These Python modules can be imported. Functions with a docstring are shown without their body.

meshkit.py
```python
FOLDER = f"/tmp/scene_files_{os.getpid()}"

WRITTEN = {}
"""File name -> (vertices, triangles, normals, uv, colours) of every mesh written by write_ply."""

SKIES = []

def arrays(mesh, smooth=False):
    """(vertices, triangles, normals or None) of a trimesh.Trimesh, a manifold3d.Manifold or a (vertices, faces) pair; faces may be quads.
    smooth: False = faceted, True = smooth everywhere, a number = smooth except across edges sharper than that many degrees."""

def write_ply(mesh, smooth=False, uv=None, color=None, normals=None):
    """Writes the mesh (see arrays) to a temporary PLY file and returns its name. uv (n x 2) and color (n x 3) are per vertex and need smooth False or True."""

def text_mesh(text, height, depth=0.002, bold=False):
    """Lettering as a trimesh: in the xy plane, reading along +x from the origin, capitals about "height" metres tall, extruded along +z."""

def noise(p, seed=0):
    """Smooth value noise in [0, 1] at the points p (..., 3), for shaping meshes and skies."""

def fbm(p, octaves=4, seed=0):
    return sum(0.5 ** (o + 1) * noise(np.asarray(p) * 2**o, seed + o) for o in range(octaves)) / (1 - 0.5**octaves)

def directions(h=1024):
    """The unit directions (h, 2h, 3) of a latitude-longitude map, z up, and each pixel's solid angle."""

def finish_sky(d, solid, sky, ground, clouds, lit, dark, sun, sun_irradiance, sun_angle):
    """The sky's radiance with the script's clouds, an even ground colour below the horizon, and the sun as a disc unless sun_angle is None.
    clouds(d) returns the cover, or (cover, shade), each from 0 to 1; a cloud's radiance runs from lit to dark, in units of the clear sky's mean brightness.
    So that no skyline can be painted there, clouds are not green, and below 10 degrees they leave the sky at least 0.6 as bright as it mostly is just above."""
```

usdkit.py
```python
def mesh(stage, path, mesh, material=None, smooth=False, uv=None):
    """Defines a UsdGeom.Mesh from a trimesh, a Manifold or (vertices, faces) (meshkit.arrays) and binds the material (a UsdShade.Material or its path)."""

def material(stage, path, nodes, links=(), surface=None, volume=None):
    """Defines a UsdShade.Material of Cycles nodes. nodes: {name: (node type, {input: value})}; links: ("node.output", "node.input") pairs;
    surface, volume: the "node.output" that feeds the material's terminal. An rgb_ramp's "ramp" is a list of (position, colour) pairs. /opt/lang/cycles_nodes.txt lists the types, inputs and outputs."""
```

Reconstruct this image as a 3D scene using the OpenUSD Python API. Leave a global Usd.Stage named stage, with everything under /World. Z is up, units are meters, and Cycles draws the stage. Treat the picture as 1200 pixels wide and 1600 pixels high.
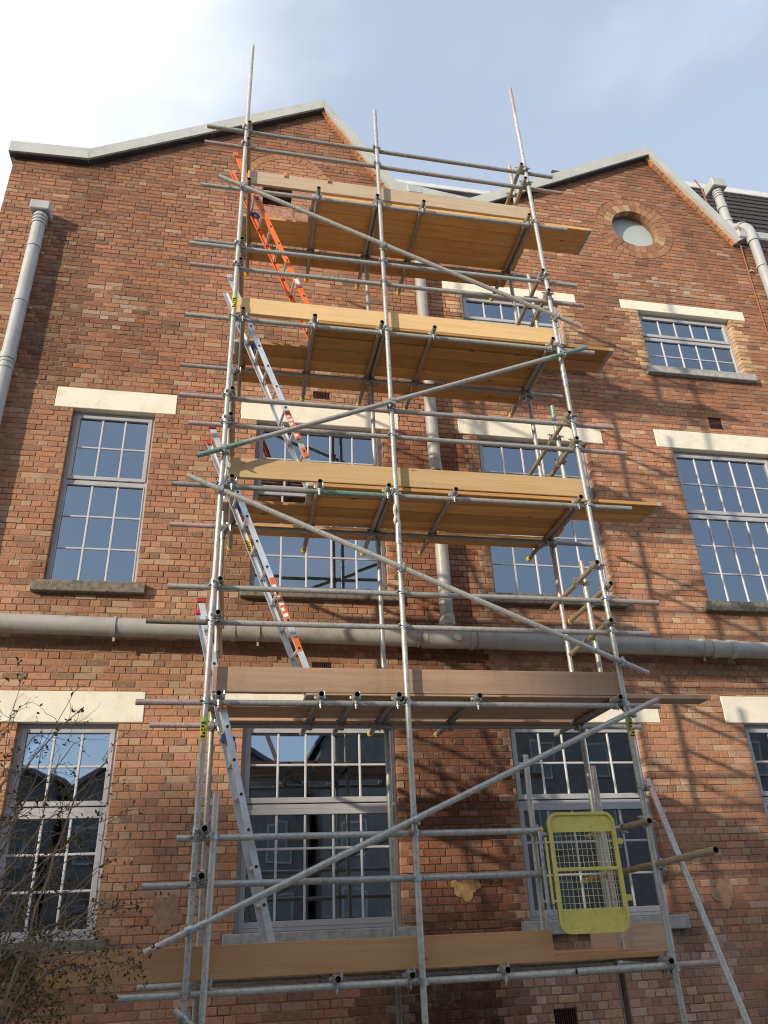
import math, sys, random
import numpy as np, trimesh, manifold3d, shapely
from shapely.geometry import Polygon, box as sbox, Point
from shapely.ops import unary_union
import usdkit, meshkit
from pxr import Usd, UsdGeom, UsdLux, UsdShade, Gf, Sdf, Vt

stage = Usd.Stage.CreateInMemory()
UsdGeom.SetStageUpAxis(stage, UsdGeom.Tokens.z)
UsdGeom.SetStageMetersPerUnit(stage, 1.0)
UsdGeom.Xform.Define(stage, '/World')
UsdGeom.Scope.Define(stage, '/World/Looks')

# ------------------------------------------------------------------ camera
PITCH, YAW, ROLL, FPX = 0.48119, 0.2035, -0.0424, 1221.5
cam = UsdGeom.Camera.Define(stage, '/World/camera')
cy, sy, cp, sp = math.cos(YAW), math.sin(YAW), math.cos(PITCH), math.sin(PITCH)
fw = np.array([sy*cp, cy*cp, sp]); rt0 = np.array([cy, -sy, 0]); up0 = np.cross(rt0, fw)
cr, sr = math.cos(ROLL), math.sin(ROLL)
rt = cr*rt0 + sr*up0; upv = -sr*rt0 + cr*up0
CAM = np.array([0.0, -8.5, 1.6])
cam.AddTransformOp().Set(Gf.Matrix4d(*rt, 0, *upv, 0, *(-fw), 0, *CAM, 1))
cam.CreateHorizontalApertureAttr(36.0); cam.CreateVerticalApertureAttr(48.0)
cam.CreateFocalLengthAttr(36.0*FPX/1200)
cam.CreateClippingRangeAttr(Gf.Vec2f(0.05, 2000))
EXPOSURE = 1.27
cam.CreateExposureAttr(EXPOSURE)

# ------------------------------------------------------------------ sky and sun
SUN = np.array([-0.80, -0.53, 0.32]); SUN /= np.linalg.norm(SUN)
CLOUD_DIR = (-0.72, 0.25, 0.647)
SUN_I, SKY_S = 0.50, 0.15
elev, rot = math.asin(SUN[2]), math.atan2(SUN[0], SUN[1])
dome = UsdLux.DomeLight.Define(stage, '/World/sky')
dome.GetPrim().SetCustomDataByKey('kind', 'structure')
skymat = usdkit.material(stage, '/World/Looks/sky', {
    'sky': ('sky_texture', {'sky_type': 'single_scattering', 'sun_disc': False, 'sun_elevation': elev, 'sun_rotation': rot, 'air_density': 1.0, 'aerosol_density': 1.6}),
    'tc': ('texture_coordinate', {}),
    'sc': ('vector_math', {'math_type': 'multiply', 'vector2': (1.0, 1.0, 2.2)}),
    'n': ('noise_texture', {'scale': 1.7, 'detail': 5.0, 'roughness': 0.5, 'distortion': 0.3}),
    'dot': ('vector_math', {'math_type': 'dot_product', 'vector2': CLOUD_DIR}),
    'bias': ('map_range', {'from_min': 0.56, 'from_max': 0.86, 'to_min': -0.18, 'to_max': 0.27, 'clamp': True}),
    'sum': ('math', {'math_type': 'add'}),
    'cov': ('map_range', {'range_type': 'smoothstep', 'from_min': 0.36, 'from_max': 0.84, 'to_min': 0.0, 'to_max': 1.0, 'clamp': True}),
    'veil': ('mix_color', {'fac': 0.75, 'b': (1.62, 1.87, 2.26), 'use_clamp': False}),
    'mix': ('mix_color', {'b': (3.3, 3.4, 3.58), 'use_clamp': False}),
    'bg': ('background_shader', {'strength': SKY_S}),
}, [('tc.generated', 'sc.vector1'), ('sc.vector', 'n.vector'), ('tc.generated', 'dot.vector1'), ('dot.value', 'bias.value'),
    ('n.fac', 'sum.value1'), ('bias.result', 'sum.value2'), ('sum.value', 'cov.value'),
    ('sky.color', 'veil.a'), ('veil.result', 'mix.a'), ('cov.result', 'mix.fac'), ('mix.result', 'bg.color')], surface='bg.background')
UsdShade.MaterialBindingAPI.Apply(dome.GetPrim()).Bind(skymat)
sun = UsdLux.DistantLight.Define(stage, '/World/sun')
sun.CreateNormalizeAttr(True); sun.CreateIntensityAttr(SUN_I); sun.CreateAngleAttr(1.1)
sun.CreateColorAttr(Gf.Vec3f(1.0, 0.88, 0.70))
zx = SUN; xx = np.cross([0, 0, 1], zx); xx /= np.linalg.norm(xx); yx = np.cross(zx, xx)
sun.AddTransformOp().Set(Gf.Matrix4d(*xx, 0, *yx, 0, *zx, 0, 0, 0, 30, 1))

# ------------------------------------------------------------------ helpers
rng = np.random.default_rng(7)
used = {}
def numbered(parent, name):
    k = (parent, name); n = used.get(k, -1) + 1; used[k] = n
    return name if n == 0 else f'{name}_{n:03d}'
def ppath(p):
    return '/World' if p is None else str(p.GetPath())
def tag(prim, label=None, cat=None, group=None, kind=None):
    for k, v in (('label', label), ('category', cat), ('group', group), ('kind', kind)):
        if v: prim.SetCustomDataByKey(k, v)
    return prim
def thing(name, label, cat, loc=(0, 0, 0), group=None, rotz=0):
    x = UsdGeom.Xform.Define(stage, '/World/' + numbered('/World', name))
    x.AddTranslateOp().Set(Gf.Vec3d(*map(float, loc)))
    if rotz: x.AddRotateZOp().Set(float(rotz))
    return tag(x.GetPrim(), label, cat, group)
def obj(name, m, mat, parent=None, label=None, smooth=False, kind=None, colors=None):
    p = ppath(parent)
    path = p + '/' + numbered(p, name)
    g = usdkit.mesh(stage, path, m, mat, smooth=smooth)
    if colors is not None:
        pv = np.array(g.GetPointsAttr().Get())
        if len(pv) != len(colors):
            from scipy.spatial import cKDTree
            colors = np.asarray(colors)[cKDTree(np.asarray(m.vertices)).query(pv)[1]]
        UsdGeom.PrimvarsAPI(g).CreatePrimvar('paint', Sdf.ValueTypeNames.Color3fArray, 'vertex').Set(Vt.Vec3fArray.FromNumpy(np.asarray(colors, np.float32)))
    pr = g.GetPrim()
    if label: pr.SetCustomDataByKey('label', label)
    if kind: pr.SetCustomDataByKey('kind', kind)
    return pr
def cat_(*ms):
    ms = [m for m in ms if m is not None]
    return trimesh.util.concatenate(ms)
def bx(x0, x1, y0, y1, z0, z1):
    b = trimesh.creation.box(extents=(x1-x0, y1-y0, z1-z0)); b.apply_translation(((x0+x1)/2, (y0+y1)/2, (z0+z1)/2)); return b
def cbx(x0, x1, y0, y1, z0, z1, c=0.004):
    """box with chamfered edges"""
    a = [(x0, x1), (y0, y1), (z0, z1)]
    pts = []
    for k in range(3):
        for i in range(8):
            p = []
            for j in range(3):
                lo, hi = a[j]; s = (i >> j) & 1; d = 0 if j == k else c
                p.append(hi-d if s else lo+d)
            pts.append(p)
    m = manifold3d.Manifold.hull_points(np.array(pts)).to_mesh()
    return trimesh.Trimesh(m.vert_properties[:, :3], m.tri_verts, process=False)
def frame_of(d):
    d = np.asarray(d, float); d = d/np.linalg.norm(d)
    a = np.array([0, 0, 1.0]) if abs(d[2]) < 0.9 else np.array([1.0, 0, 0])
    u = np.cross(a, d); u /= np.linalg.norm(u); v = np.cross(d, u)
    return u, v, d
def pipe_verts(p, q, r, n, ts, r2=None):
    p, q = np.asarray(p, float), np.asarray(q, float); u, v, d = frame_of(q-p)
    an = np.linspace(0, 2*np.pi, n, endpoint=False)
    ring = np.outer(np.cos(an), u) + np.outer(np.sin(an), v)
    rr = [r if r2 is None else r+(r2-r)*t for t in ts]
    return np.concatenate([p+(q-p)*t + ring*k for t, k in zip(ts, rr)])
def grid_faces(rows, n, flip=False):
    f = []
    for i in range(rows-1):
        for j in range(n):
            a, b, c, d = i*n+j, i*n+(j+1) % n, (i+1)*n+(j+1) % n, (i+1)*n+j
            f += [(a, c, b), (a, d, c)] if flip else [(a, b, c), (a, c, d)]
    return f
def hollow(p, q, r, t=0.004, n=18, ts=(0, 1)):
    """hollow tube with open ends"""
    o = pipe_verts(p, q, r, n, ts); i = pipe_verts(p, q, r-t, n, ts)
    R = len(ts); k = R*n
    f = grid_faces(R, n) + [tuple(x+k for x in g) for g in grid_faces(R, n, True)]
    for e, fl in ((0, False), ((R-1)*n, True)):
        for j in range(n):
            a, b, c, d = e+j, e+(j+1) % n, k+e+(j+1) % n, k+e+j
            f += [(a, c, b), (a, d, c)] if not fl else [(a, b, c), (a, c, d)]
    return trimesh.Trimesh(np.concatenate([o, i]), f, process=False)
def rod(p, q, r, n=12, r2=None):
    v = pipe_verts(p, q, r, n, (0, 1), r2); f = grid_faces(2, n)
    for j in range(1, n-1): f += [(0, j+1, j), (n, n+j, n+j+1)]
    return trimesh.Trimesh(v, f, process=False)
def polytube(pts, radii, n=5):
    pts = np.asarray(pts, float); R = len(pts)
    tan = np.gradient(pts, axis=0); V = []
    u, v, d = frame_of(tan[0])
    an = np.linspace(0, 2*np.pi, n, endpoint=False)
    for i in range(R):
        d = tan[i]/(np.linalg.norm(tan[i])+1e-9); u = u-d*np.dot(u, d); u /= np.linalg.norm(u)+1e-9; v = np.cross(d, u)
        V.append(pts[i] + radii[i]*(np.outer(np.cos(an), u)+np.outer(np.sin(an), v)))
    f = grid_faces(R, n)
    k = (R-1)*n
    for j in range(1, n-1): f += [(0, j+1, j), (k, k+j, k+j+1)]
    return trimesh.Trimesh(np.concatenate(V), f, process=False)
def prism(poly, y0, y1):
    """shapely polygon in (x, z) extruded along y"""
    out = []
    for g in (poly.geoms if hasattr(poly, 'geoms') else [poly]):
        if g.is_empty or g.geom_type != 'Polygon' or g.area < 1e-6: continue
        cs = manifold3d.CrossSection([np.array(r.coords)[:-1] for r in [shapely.geometry.polygon.orient(g, 1.0).exterior, *shapely.geometry.polygon.orient(g, 1.0).interiors]], manifold3d.FillRule.EvenOdd)
        m = manifold3d.Manifold.extrude(cs, y1-y0).to_mesh()
        v = m.vert_properties[:, :3]; v = np.stack([v[:, 0], y1-v[:, 2], v[:, 1]], 1)
        out.append(trimesh.Trimesh(v, m.tri_verts, process=False))
    return cat_(*out) if out else None

# ------------------------------------------------------------------ materials
L = '/World/Looks/'
def mat(name, nodes, links, surface='p.BSDF'):
    return usdkit.material(stage, L+name, nodes, links, surface=surface)
def simple(name, col, rough=0.5, metal=0.0, var=0.25, scale=6.0, bumpd=0.0, bscale=60.0, spec=0.5, dirt=None):
    lo = tuple(c*(1-var) for c in col); hi = tuple(min(1, c*(1+var)) for c in col)
    nodes = {'g': ('geometry', {}), 'n': ('noise_texture', {'scale': scale, 'detail': 6.0, 'roughness': 0.6}),
             'r': ('rgb_ramp', {'ramp': [(0.3, lo), (0.5, col), (0.72, hi)]}),
             'p': ('principled_bsdf', {'roughness': rough, 'metallic': metal, 'specular_ior_level': spec})}
    links = [('g.position', 'n.vector'), ('n.fac', 'r.fac')]
    last = 'r.color'
    if dirt:
        nodes['n3'] = ('noise_texture', {'scale': dirt[1], 'detail': 8.0, 'roughness': 0.7})
        nodes['m3'] = ('map_range', {'from_min': 0.52, 'from_max': 0.72, 'to_min': 0.0, 'to_max': dirt[2], 'clamp': True})
        nodes['x3'] = ('mix_color', {'b': dirt[0]})
        links += [('g.position', 'n3.vector'), ('n3.fac', 'm3.value'), ('m3.result', 'x3.fac'), (last, 'x3.a')]
        last = 'x3.result'
    links.append((last, 'p.base_color'))
    if bumpd:
        nodes['n2'] = ('noise_texture', {'scale': bscale, 'detail': 4.0})
        nodes['b'] = ('bump', {'strength': 0.6, 'distance': bumpd})
        links += [('g.position', 'n2.vector'), ('n2.fac', 'b.height'), ('b.normal', 'p.normal')]
    return mat(name, nodes, links)

M = {}
M['brick'] = mat('brick', {
    'a': ('attribute', {'attribute': 'paint'}), 'g': ('geometry', {}),
    'n': ('noise_texture', {'scale': 42.0, 'detail': 6.0, 'roughness': 0.65}),
    'r': ('rgb_ramp', {'ramp': [(0.28, (0.58, 0.55, 0.55)), (0.5, (1, 1, 1)), (0.75, (1.0, 1.0, 1.0))]}),
    'm': ('mix', {'mix_type': 'multiply', 'fac': 1.0}),
    'n4': ('noise_texture', {'scale': 11.0, 'detail': 5.0, 'roughness': 0.7}),
    'mr': ('map_range', {'from_min': 0.55, 'from_max': 0.78, 'to_min': 0.0, 'to_max': 0.55, 'clamp': True}),
    'mx': ('mix_color', {'b': (0.42, 0.31, 0.20)}),
    'n2': ('noise_texture', {'scale': 90.0, 'detail': 5.0}), 'b': ('bump', {'strength': 0.8, 'distance': 0.004}),
    'p': ('principled_bsdf', {'roughness': 0.9, 'specular_ior_level': 0.2})},
    [('g.position', 'n.vector'), ('g.position', 'n2.vector'), ('g.position', 'n4.vector'), ('n.fac', 'r.fac'), ('a.color', 'm.color1'), ('r.color', 'm.color2'),
     ('n4.fac', 'mr.value'), ('mr.result', 'mx.fac'), ('m.color', 'mx.a'), ('mx.result', 'p.base_color'), ('n2.fac', 'b.height'), ('b.normal', 'p.normal')])
# mortar: buff, with old soot and painted scaffold shade between the middle windows
M['mortar'] = mat('mortar', {
    'g': ('geometry', {}), 'n': ('noise_texture', {'scale': 1.6, 'detail': 5.0, 'roughness': 0.6}),
    'r': ('rgb_ramp', {'ramp': [(0.36, (0.17, 0.11, 0.075)), (0.5, (0.30, 0.20, 0.125)), (0.66, (0.40, 0.285, 0.18))]}),
    's': ('separate_xyz', {}),
    'ab': ('math', {'math_type': 'subtract', 'value2': 2.38}), 'ab2': ('math', {'math_type': 'absolute'}),
    'add': ('math', {'math_type': 'multiply_add', 'value2': 1.2, 'value3': -0.6}), 'su': ('math', {'math_type': 'add'}),
    'mr': ('map_range', {'range_type': 'smoothstep', 'from_min': 0.62, 'from_max': 0.40, 'to_min': 0.0, 'to_max': 0.85, 'clamp': True}),
    'zr': ('map_range', {'range_type': 'smoothstep', 'from_min': 8.2, 'from_max': 10.5, 'to_min': 0.0, 'to_max': 0.8, 'clamp': True}),
    'mz': ('mix_color', {'b': (0.17, 0.11, 0.08)}),
    'mx': ('mix_color', {'b': (0.07, 0.05, 0.04)}),
    'n2': ('noise_texture', {'scale': 120.0}), 'b': ('bump', {'strength': 0.6, 'distance': 0.004}),
    'p': ('principled_bsdf', {'roughness': 0.95, 'specular_ior_level': 0.1})},
    [('g.position', 'n.vector'), ('n.fac', 'r.fac'), ('g.position', 's.vector'), ('s.x', 'ab.value1'), ('ab.value', 'ab2.value1'),
     ('n.fac', 'add.value1'), ('ab2.value', 'su.value1'), ('add.value', 'su.value2'), ('su.value', 'mr.value'), ('s.z', 'zr.value'),
     ('r.color', 'mz.a'), ('zr.result', 'mz.fac'), ('mz.result', 'mx.a'), ('mr.result', 'mx.fac'), ('mx.result', 'p.base_color'),
     ('g.position', 'n2.vector'), ('n2.fac', 'b.height'), ('b.normal', 'p.normal')])
M['lintel'] = simple('painted_lintel', (0.79, 0.73, 0.60), 0.75, var=0.07, scale=3, bumpd=0.002, bscale=40, dirt=((0.50, 0.42, 0.29), 5.0, 0.6))
M['sill'] = simple('mossy_sill', (0.17, 0.145, 0.11), 0.95, var=0.5, scale=22, bumpd=0.008, bscale=40, dirt=((0.07, 0.07, 0.04), 9.0, 0.8))
M['sill_grey'] = simple('grey_sill', (0.36, 0.35, 0.33), 0.9, var=0.25, scale=14, bumpd=0.004, dirt=((0.2, 0.18, 0.14), 8.0, 0.6))
M['frame'] = simple('grey_window_paint', (0.41, 0.405, 0.42), 0.45, var=0.1, scale=5, dirt=((0.26, 0.24, 0.22), 6.0, 0.35))
M['bar'] = simple('grey_glazing_bar', (0.50, 0.49, 0.51), 0.4, var=0.08, scale=5)
M['lead'] = simple('seal_black', (0.03, 0.03, 0.03), 0.6)
M['pipe'] = simple('grey_pvc', (0.34, 0.325, 0.29), 0.45, var=0.14, scale=2.2, dirt=((0.17, 0.155, 0.125), 3.5, 0.75))
M['pipe_light'] = simple('light_grey_pvc', (0.39, 0.40, 0.40), 0.42, var=0.1, scale=2.2, dirt=((0.25, 0.24, 0.21), 4.0, 0.6))
M['coping'] = simple('grey_coping', (0.44, 0.45, 0.42), 0.5, var=0.1, scale=1.5, dirt=((0.30, 0.30, 0.27), 4.0, 0.6))
M['verge'] = simple('orange_verge', (0.38, 0.17, 0.075), 0.85, var=0.35, scale=9, bumpd=0.004)
M['slate'] = simple('dark_slate', (0.032, 0.022, 0.020), 0.75, var=0.45, scale=7, bumpd=0.004)
M['flash'] = simple('white_flashing', (0.60, 0.61, 0.62), 0.5, var=0.1)
M['copper'] = simple('copper_conductor', (0.30, 0.12, 0.06), 0.6, metal=0.3)
M['render'] = simple('rough_render', (0.36, 0.19, 0.13), 0.95, var=0.35, scale=16, bumpd=0.02, bscale=22)
M['dark_hole'] = simple('dark_brick_back', (0.06, 0.025, 0.02), 0.95, var=0.4, scale=8)
M['panel'] = simple('grey_panel', (0.40, 0.46, 0.46), 0.5, var=0.06, scale=2)
M['foam'] = simple('yellow_foam', (0.38, 0.24, 0.10), 0.9, var=0.3, scale=20, bumpd=0.01, bscale=30)
M['room'] = simple('room_wall', (0.14, 0.14, 0.14), 0.9, var=0.15, scale=1.2)
M['ceiling'] = simple('room_ceiling', (0.5, 0.5, 0.48), 0.9, var=0.05)
M['blind'] = simple('roller_blind', (0.68, 0.68, 0.66), 0.85, var=0.04)
M['glass'] = mat('window_glass', {
    'g': ('geometry', {}), 'n': ('noise_texture', {'scale': 1.3, 'detail': 1.0}), 'b': ('bump', {'strength': 0.06, 'distance': 0.02}),
    'f': ('fresnel', {'IOR': 3.5}), 't': ('transparent_bsdf', {'color': (0.80, 0.85, 0.86)}),
    'gl': ('glossy_bsdf', {'color': (0.72, 0.86, 1.0), 'roughness': 0.015}), 'm': ('mix_closure', {})},
    [('g.position', 'n.vector'), ('n.fac', 'b.height'), ('b.normal', 'gl.normal'), ('f.fac', 'm.fac'), ('t.BSDF', 'm.closure1'), ('gl.BSDF', 'm.closure2')], surface='m.closure')
def tube_mat(name, metal, rough, tint):
    return mat(name, {
        'a': ('attribute', {'attribute': 'paint'}), 'g': ('geometry', {}),
        'n': ('noise_texture', {'scale': 38.0, 'detail': 6.0, 'roughness': 0.7}),
        'r': ('rgb_ramp', {'ramp': [(0.3, (0.55, 0.53, 0.50)), (0.52, (1, 1, 1)), (0.75, (1.0, 1.0, 1.0))]}),
        'm': ('mix', {'mix_type': 'multiply', 'fac': 1.0}),
        'n2': ('noise_texture', {'scale': 5.0, 'detail': 7.0, 'roughness': 0.75}),
        'mr': ('map_range', {'from_min': 0.56, 'from_max': 0.74, 'to_min': 0.0, 'to_max': 0.75, 'clamp': True}),
        'mx': ('mix_color', {'b': tint}),
        'rr': ('map_range', {'from_min': 0.3, 'from_max': 0.7, 'to_min': rough-0.1, 'to_max': rough+0.18}),
        'p': ('principled_bsdf', {'metallic': metal})},
        [('g.position', 'n.vector'), ('g.position', 'n2.vector'), ('n.fac', 'r.fac'), ('a.color', 'm.color1'), ('r.color', 'm.color2'),
         ('n2.fac', 'mr.value'), ('mr.result', 'mx.fac'), ('m.color', 'mx.a'), ('mx.result', 'p.base_color'), ('n2.fac', 'rr.value'), ('rr.result', 'p.roughness')])
M['tube'] = tube_mat('galvanised_tube', 0.38, 0.42, (0.30, 0.27, 0.22))
M['fitting'] = simple('zinc_fitting', (0.40, 0.40, 0.39), 0.42, metal=0.7, var=0.45, scale=25, dirt=((0.16, 0.10, 0.06), 9.0, 0.8))
M['alu'] = simple('ladder_aluminium', (0.68, 0.69, 0.70), 0.33, metal=0.6, var=0.12, scale=10, dirt=((0.4, 0.4, 0.4), 12.0, 0.5))
M['orange'] = simple('orange_fibreglass', (0.80, 0.17, 0.025), 0.45, var=0.1, scale=5, dirt=((0.5, 0.12, 0.03), 8.0, 0.5))
M['sticker'] = simple('orange_sticker', (0.72, 0.13, 0.02), 0.45, var=0.05)
M['white_print'] = simple('white_print', (0.8, 0.8, 0.8), 0.5, var=0.05)
M['black_print'] = simple('black_print', (0.02, 0.02, 0.02), 0.5, var=0.05)
M['yellow_label'] = simple('yellow_label', (0.75, 0.55, 0.04), 0.45, var=0.1, scale=12)
M['film'] = simple('torn_film', (0.62, 0.58, 0.42), 0.5, var=0.3, scale=60)
M['tag_green'] = simple('tag_green', (0.35, 0.50, 0.06), 0.45, var=0.1, scale=12)
M['blue'] = simple('blue_rope', (0.02, 0.15, 0.42), 0.7, var=0.3, scale=60)
M['red'] = simple('red_cap', (0.5, 0.03, 0.03), 0.5)
M['cap'] = simple('yellow_cap', (0.80, 0.48, 0.03), 0.45, var=0.15, scale=30)
M['gate'] = simple('yellow_gate_paint', (0.58, 0.51, 0.12), 0.45, var=0.07, scale=6, dirt=((0.30, 0.20, 0.07), 19.0, 0.7), bumpd=0.001, bscale=90)
M['wire'] = simple('pale_yellow_wire', (0.62, 0.57, 0.22), 0.5)
M['rust'] = simple('rusty_tube', (0.17, 0.09, 0.06), 0.8, metal=0.2, var=0.4, scale=20)
def wood(name, c1, c2, c3, dirt, sx=0.8, streak=0.25):
    return mat(name, {
        'g': ('geometry', {}), 'oi': ('object_info', {}),
        'ofs': ('vector_math', {'math_type': 'scale', 'vector1': (17.3, 9.1, 5.7)}), 'ad': ('vector_math', {'math_type': 'add'}),
        'mp': ('mapping', {'scale': (sx, 14.0, 22.0)}),
        'n': ('noise_texture', {'scale': 1.0, 'detail': 7.0, 'roughness': 0.6, 'distortion': 1.6}),
        'r': ('rgb_ramp', {'ramp': [(0.25, c1), (0.5, c2), (0.75, c3)]}),
        'mk': ('mapping', {'scale': (1.3, 4.0, 4.2)}),
        'v': ('voronoi_texture', {'scale': 1.15, 'randomness': 1.0}),
        'vr': ('rgb_ramp', {'ramp': [(0.0, (0.25, 0.13, 0.07)), (0.035, (0.42, 0.26, 0.15)), (0.065, (1, 1, 1)), (1.0, (1, 1, 1))]}),
        'mm': ('mix', {'mix_type': 'multiply', 'fac': 0.85}),
        'mv': ('mapping', {'scale': (2.2, 1.0, 0.45)}),
        'n3': ('noise_texture', {'scale': 2.6, 'detail': 7.0, 'roughness': 0.7}),
        'm3': ('map_range', {'from_min': 0.5, 'from_max': 0.72, 'to_min': 0.0, 'to_max': streak, 'clamp': True}),
        'x3': ('mix_color', {'b': dirt}),
        'hv': ('map_range', {'from_min': 0.0, 'from_max': 1.0, 'to_min': 0.6, 'to_max': 1.16}),
        'h': ('hsv', {}),
        'b': ('bump', {'strength': 0.35, 'distance': 0.003}),
        'p': ('principled_bsdf', {'roughness': 0.75, 'specular_ior_level': 0.25})},
        [('oi.random', 'ofs.scale'), ('g.position', 'ad.vector1'), ('ofs.vector', 'ad.vector2'), ('ad.vector', 'mp.vector'), ('mp.vector', 'n.vector'), ('n.fac', 'r.fac'),
         ('ad.vector', 'mk.vector'), ('mk.vector', 'v.vector'), ('v.distance', 'vr.fac'), ('r.color', 'mm.color1'), ('vr.color', 'mm.color2'),
         ('g.position', 'mv.vector'), ('mv.vector', 'n3.vector'), ('n3.fac', 'm3.value'), ('m3.result', 'x3.fac'), ('mm.color', 'x3.a'),
         ('oi.random', 'hv.value'), ('hv.result', 'h.value'), ('x3.result', 'h.color'), ('h.color', 'p.base_color'), ('n.fac', 'b.height'), ('b.normal', 'p.normal')])
M['wood_new'] = wood('pale_scaffold_board', (0.52, 0.335, 0.15), (0.62, 0.415, 0.20), (0.66, 0.455, 0.235), (0.55, 0.42, 0.27), streak=0.4)
M['wood_pale'] = wood('bleached_scaffold_board', (0.54, 0.40, 0.26), (0.66, 0.52, 0.36), (0.70, 0.57, 0.41), (0.55, 0.36, 0.18))
M['wood_old'] = wood('weathered_scaffold_board', (0.45, 0.285, 0.185), (0.56, 0.37, 0.245), (0.60, 0.41, 0.28), (0.38, 0.21, 0.12), streak=0.5)
M['wood_low'] = wood('orange_scaffold_board', (0.50, 0.265, 0.115), (0.58, 0.32, 0.145), (0.62, 0.36, 0.17), (0.44, 0.25, 0.12))
M['wood_deck'] = wood('deck_scaffold_board', (0.46, 0.235, 0.08), (0.62, 0.34, 0.115), (0.68, 0.40, 0.155), (0.34, 0.19, 0.09))
M['band'] = simple('board_end_band', (0.42, 0.37, 0.31), 0.6, metal=0.2)
M['ground'] = simple('yard_concrete', (0.24, 0.228, 0.21), 0.95, var=0.3, scale=2.5, bumpd=0.01, bscale=50)
M['far_brick'] = simple('far_brick', (0.13, 0.115, 0.11), 0.9, var=0.25, scale=3)
M['far_roof'] = simple('far_roof', (0.08, 0.07, 0.07), 0.8, var=0.3, scale=4)
M['far_trim'] = simple('far_trim', (0.3, 0.3, 0.29), 0.6)
M['stem'] = simple('shrub_stem', (0.20, 0.14, 0.095), 0.9, var=0.4, scale=12)
M['bark'] = simple('tree_bark', (0.07, 0.055, 0.04), 0.95, var=0.4, scale=8)
def leafmat(name, c):
    return mat(name, {'g': ('geometry', {}), 'r': ('rgb_ramp', {'ramp': [(0, tuple(x*0.5 for x in c)), (0.6, c), (1, tuple(x*1.6 for x in c))]}),
        'd': ('diffuse_bsdf', {}), 't': ('translucent_bsdf', {}), 'm': ('mix_closure', {'fac': 0.25})},
        [('g.random_per_island', 'r.fac'), ('r.color', 'd.color'), ('r.color', 't.color'), ('d.BSDF', 'm.closure1'), ('t.BSDF', 'm.closure2')], surface='m.closure')
M['leaf_brown'] = leafmat('dry_brown_leaves', (0.20, 0.125, 0.06))
M['leaf_green'] = leafmat('small_green_leaves', (0.15, 0.17, 0.04))

# ------------------------------------------------------------------ ground
gs = 400
g0 = obj('ground', trimesh.Trimesh([(-gs, -gs, 0), (gs, -gs, 0), (gs, gs, 0), (-gs, gs, 0)], [(0, 1, 2), (0, 2, 3)], process=False), M['ground'], kind='structure')

# ------------------------------------------------------------------ building
bld = thing('brick_building', 'old red brick works with two stepped gables, grey windows and cream lintels behind the scaffold', 'building', (0, 0, 0))
XL, XR = -3.52, 11.0
# top of the wall (x, z): flat, gable, valley, gable, flat
prof = [(XL, 11.68), (-2.49, 11.72), (1.0, 13.66), (2.07, 11.88), (3.36, 11.70), (6.87, 13.67), (8.12, 11.70), (XR, 11.70)]
wallpoly = Polygon([(XL, 0.0), (XR, 0.0)] + prof[::-1])
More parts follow.
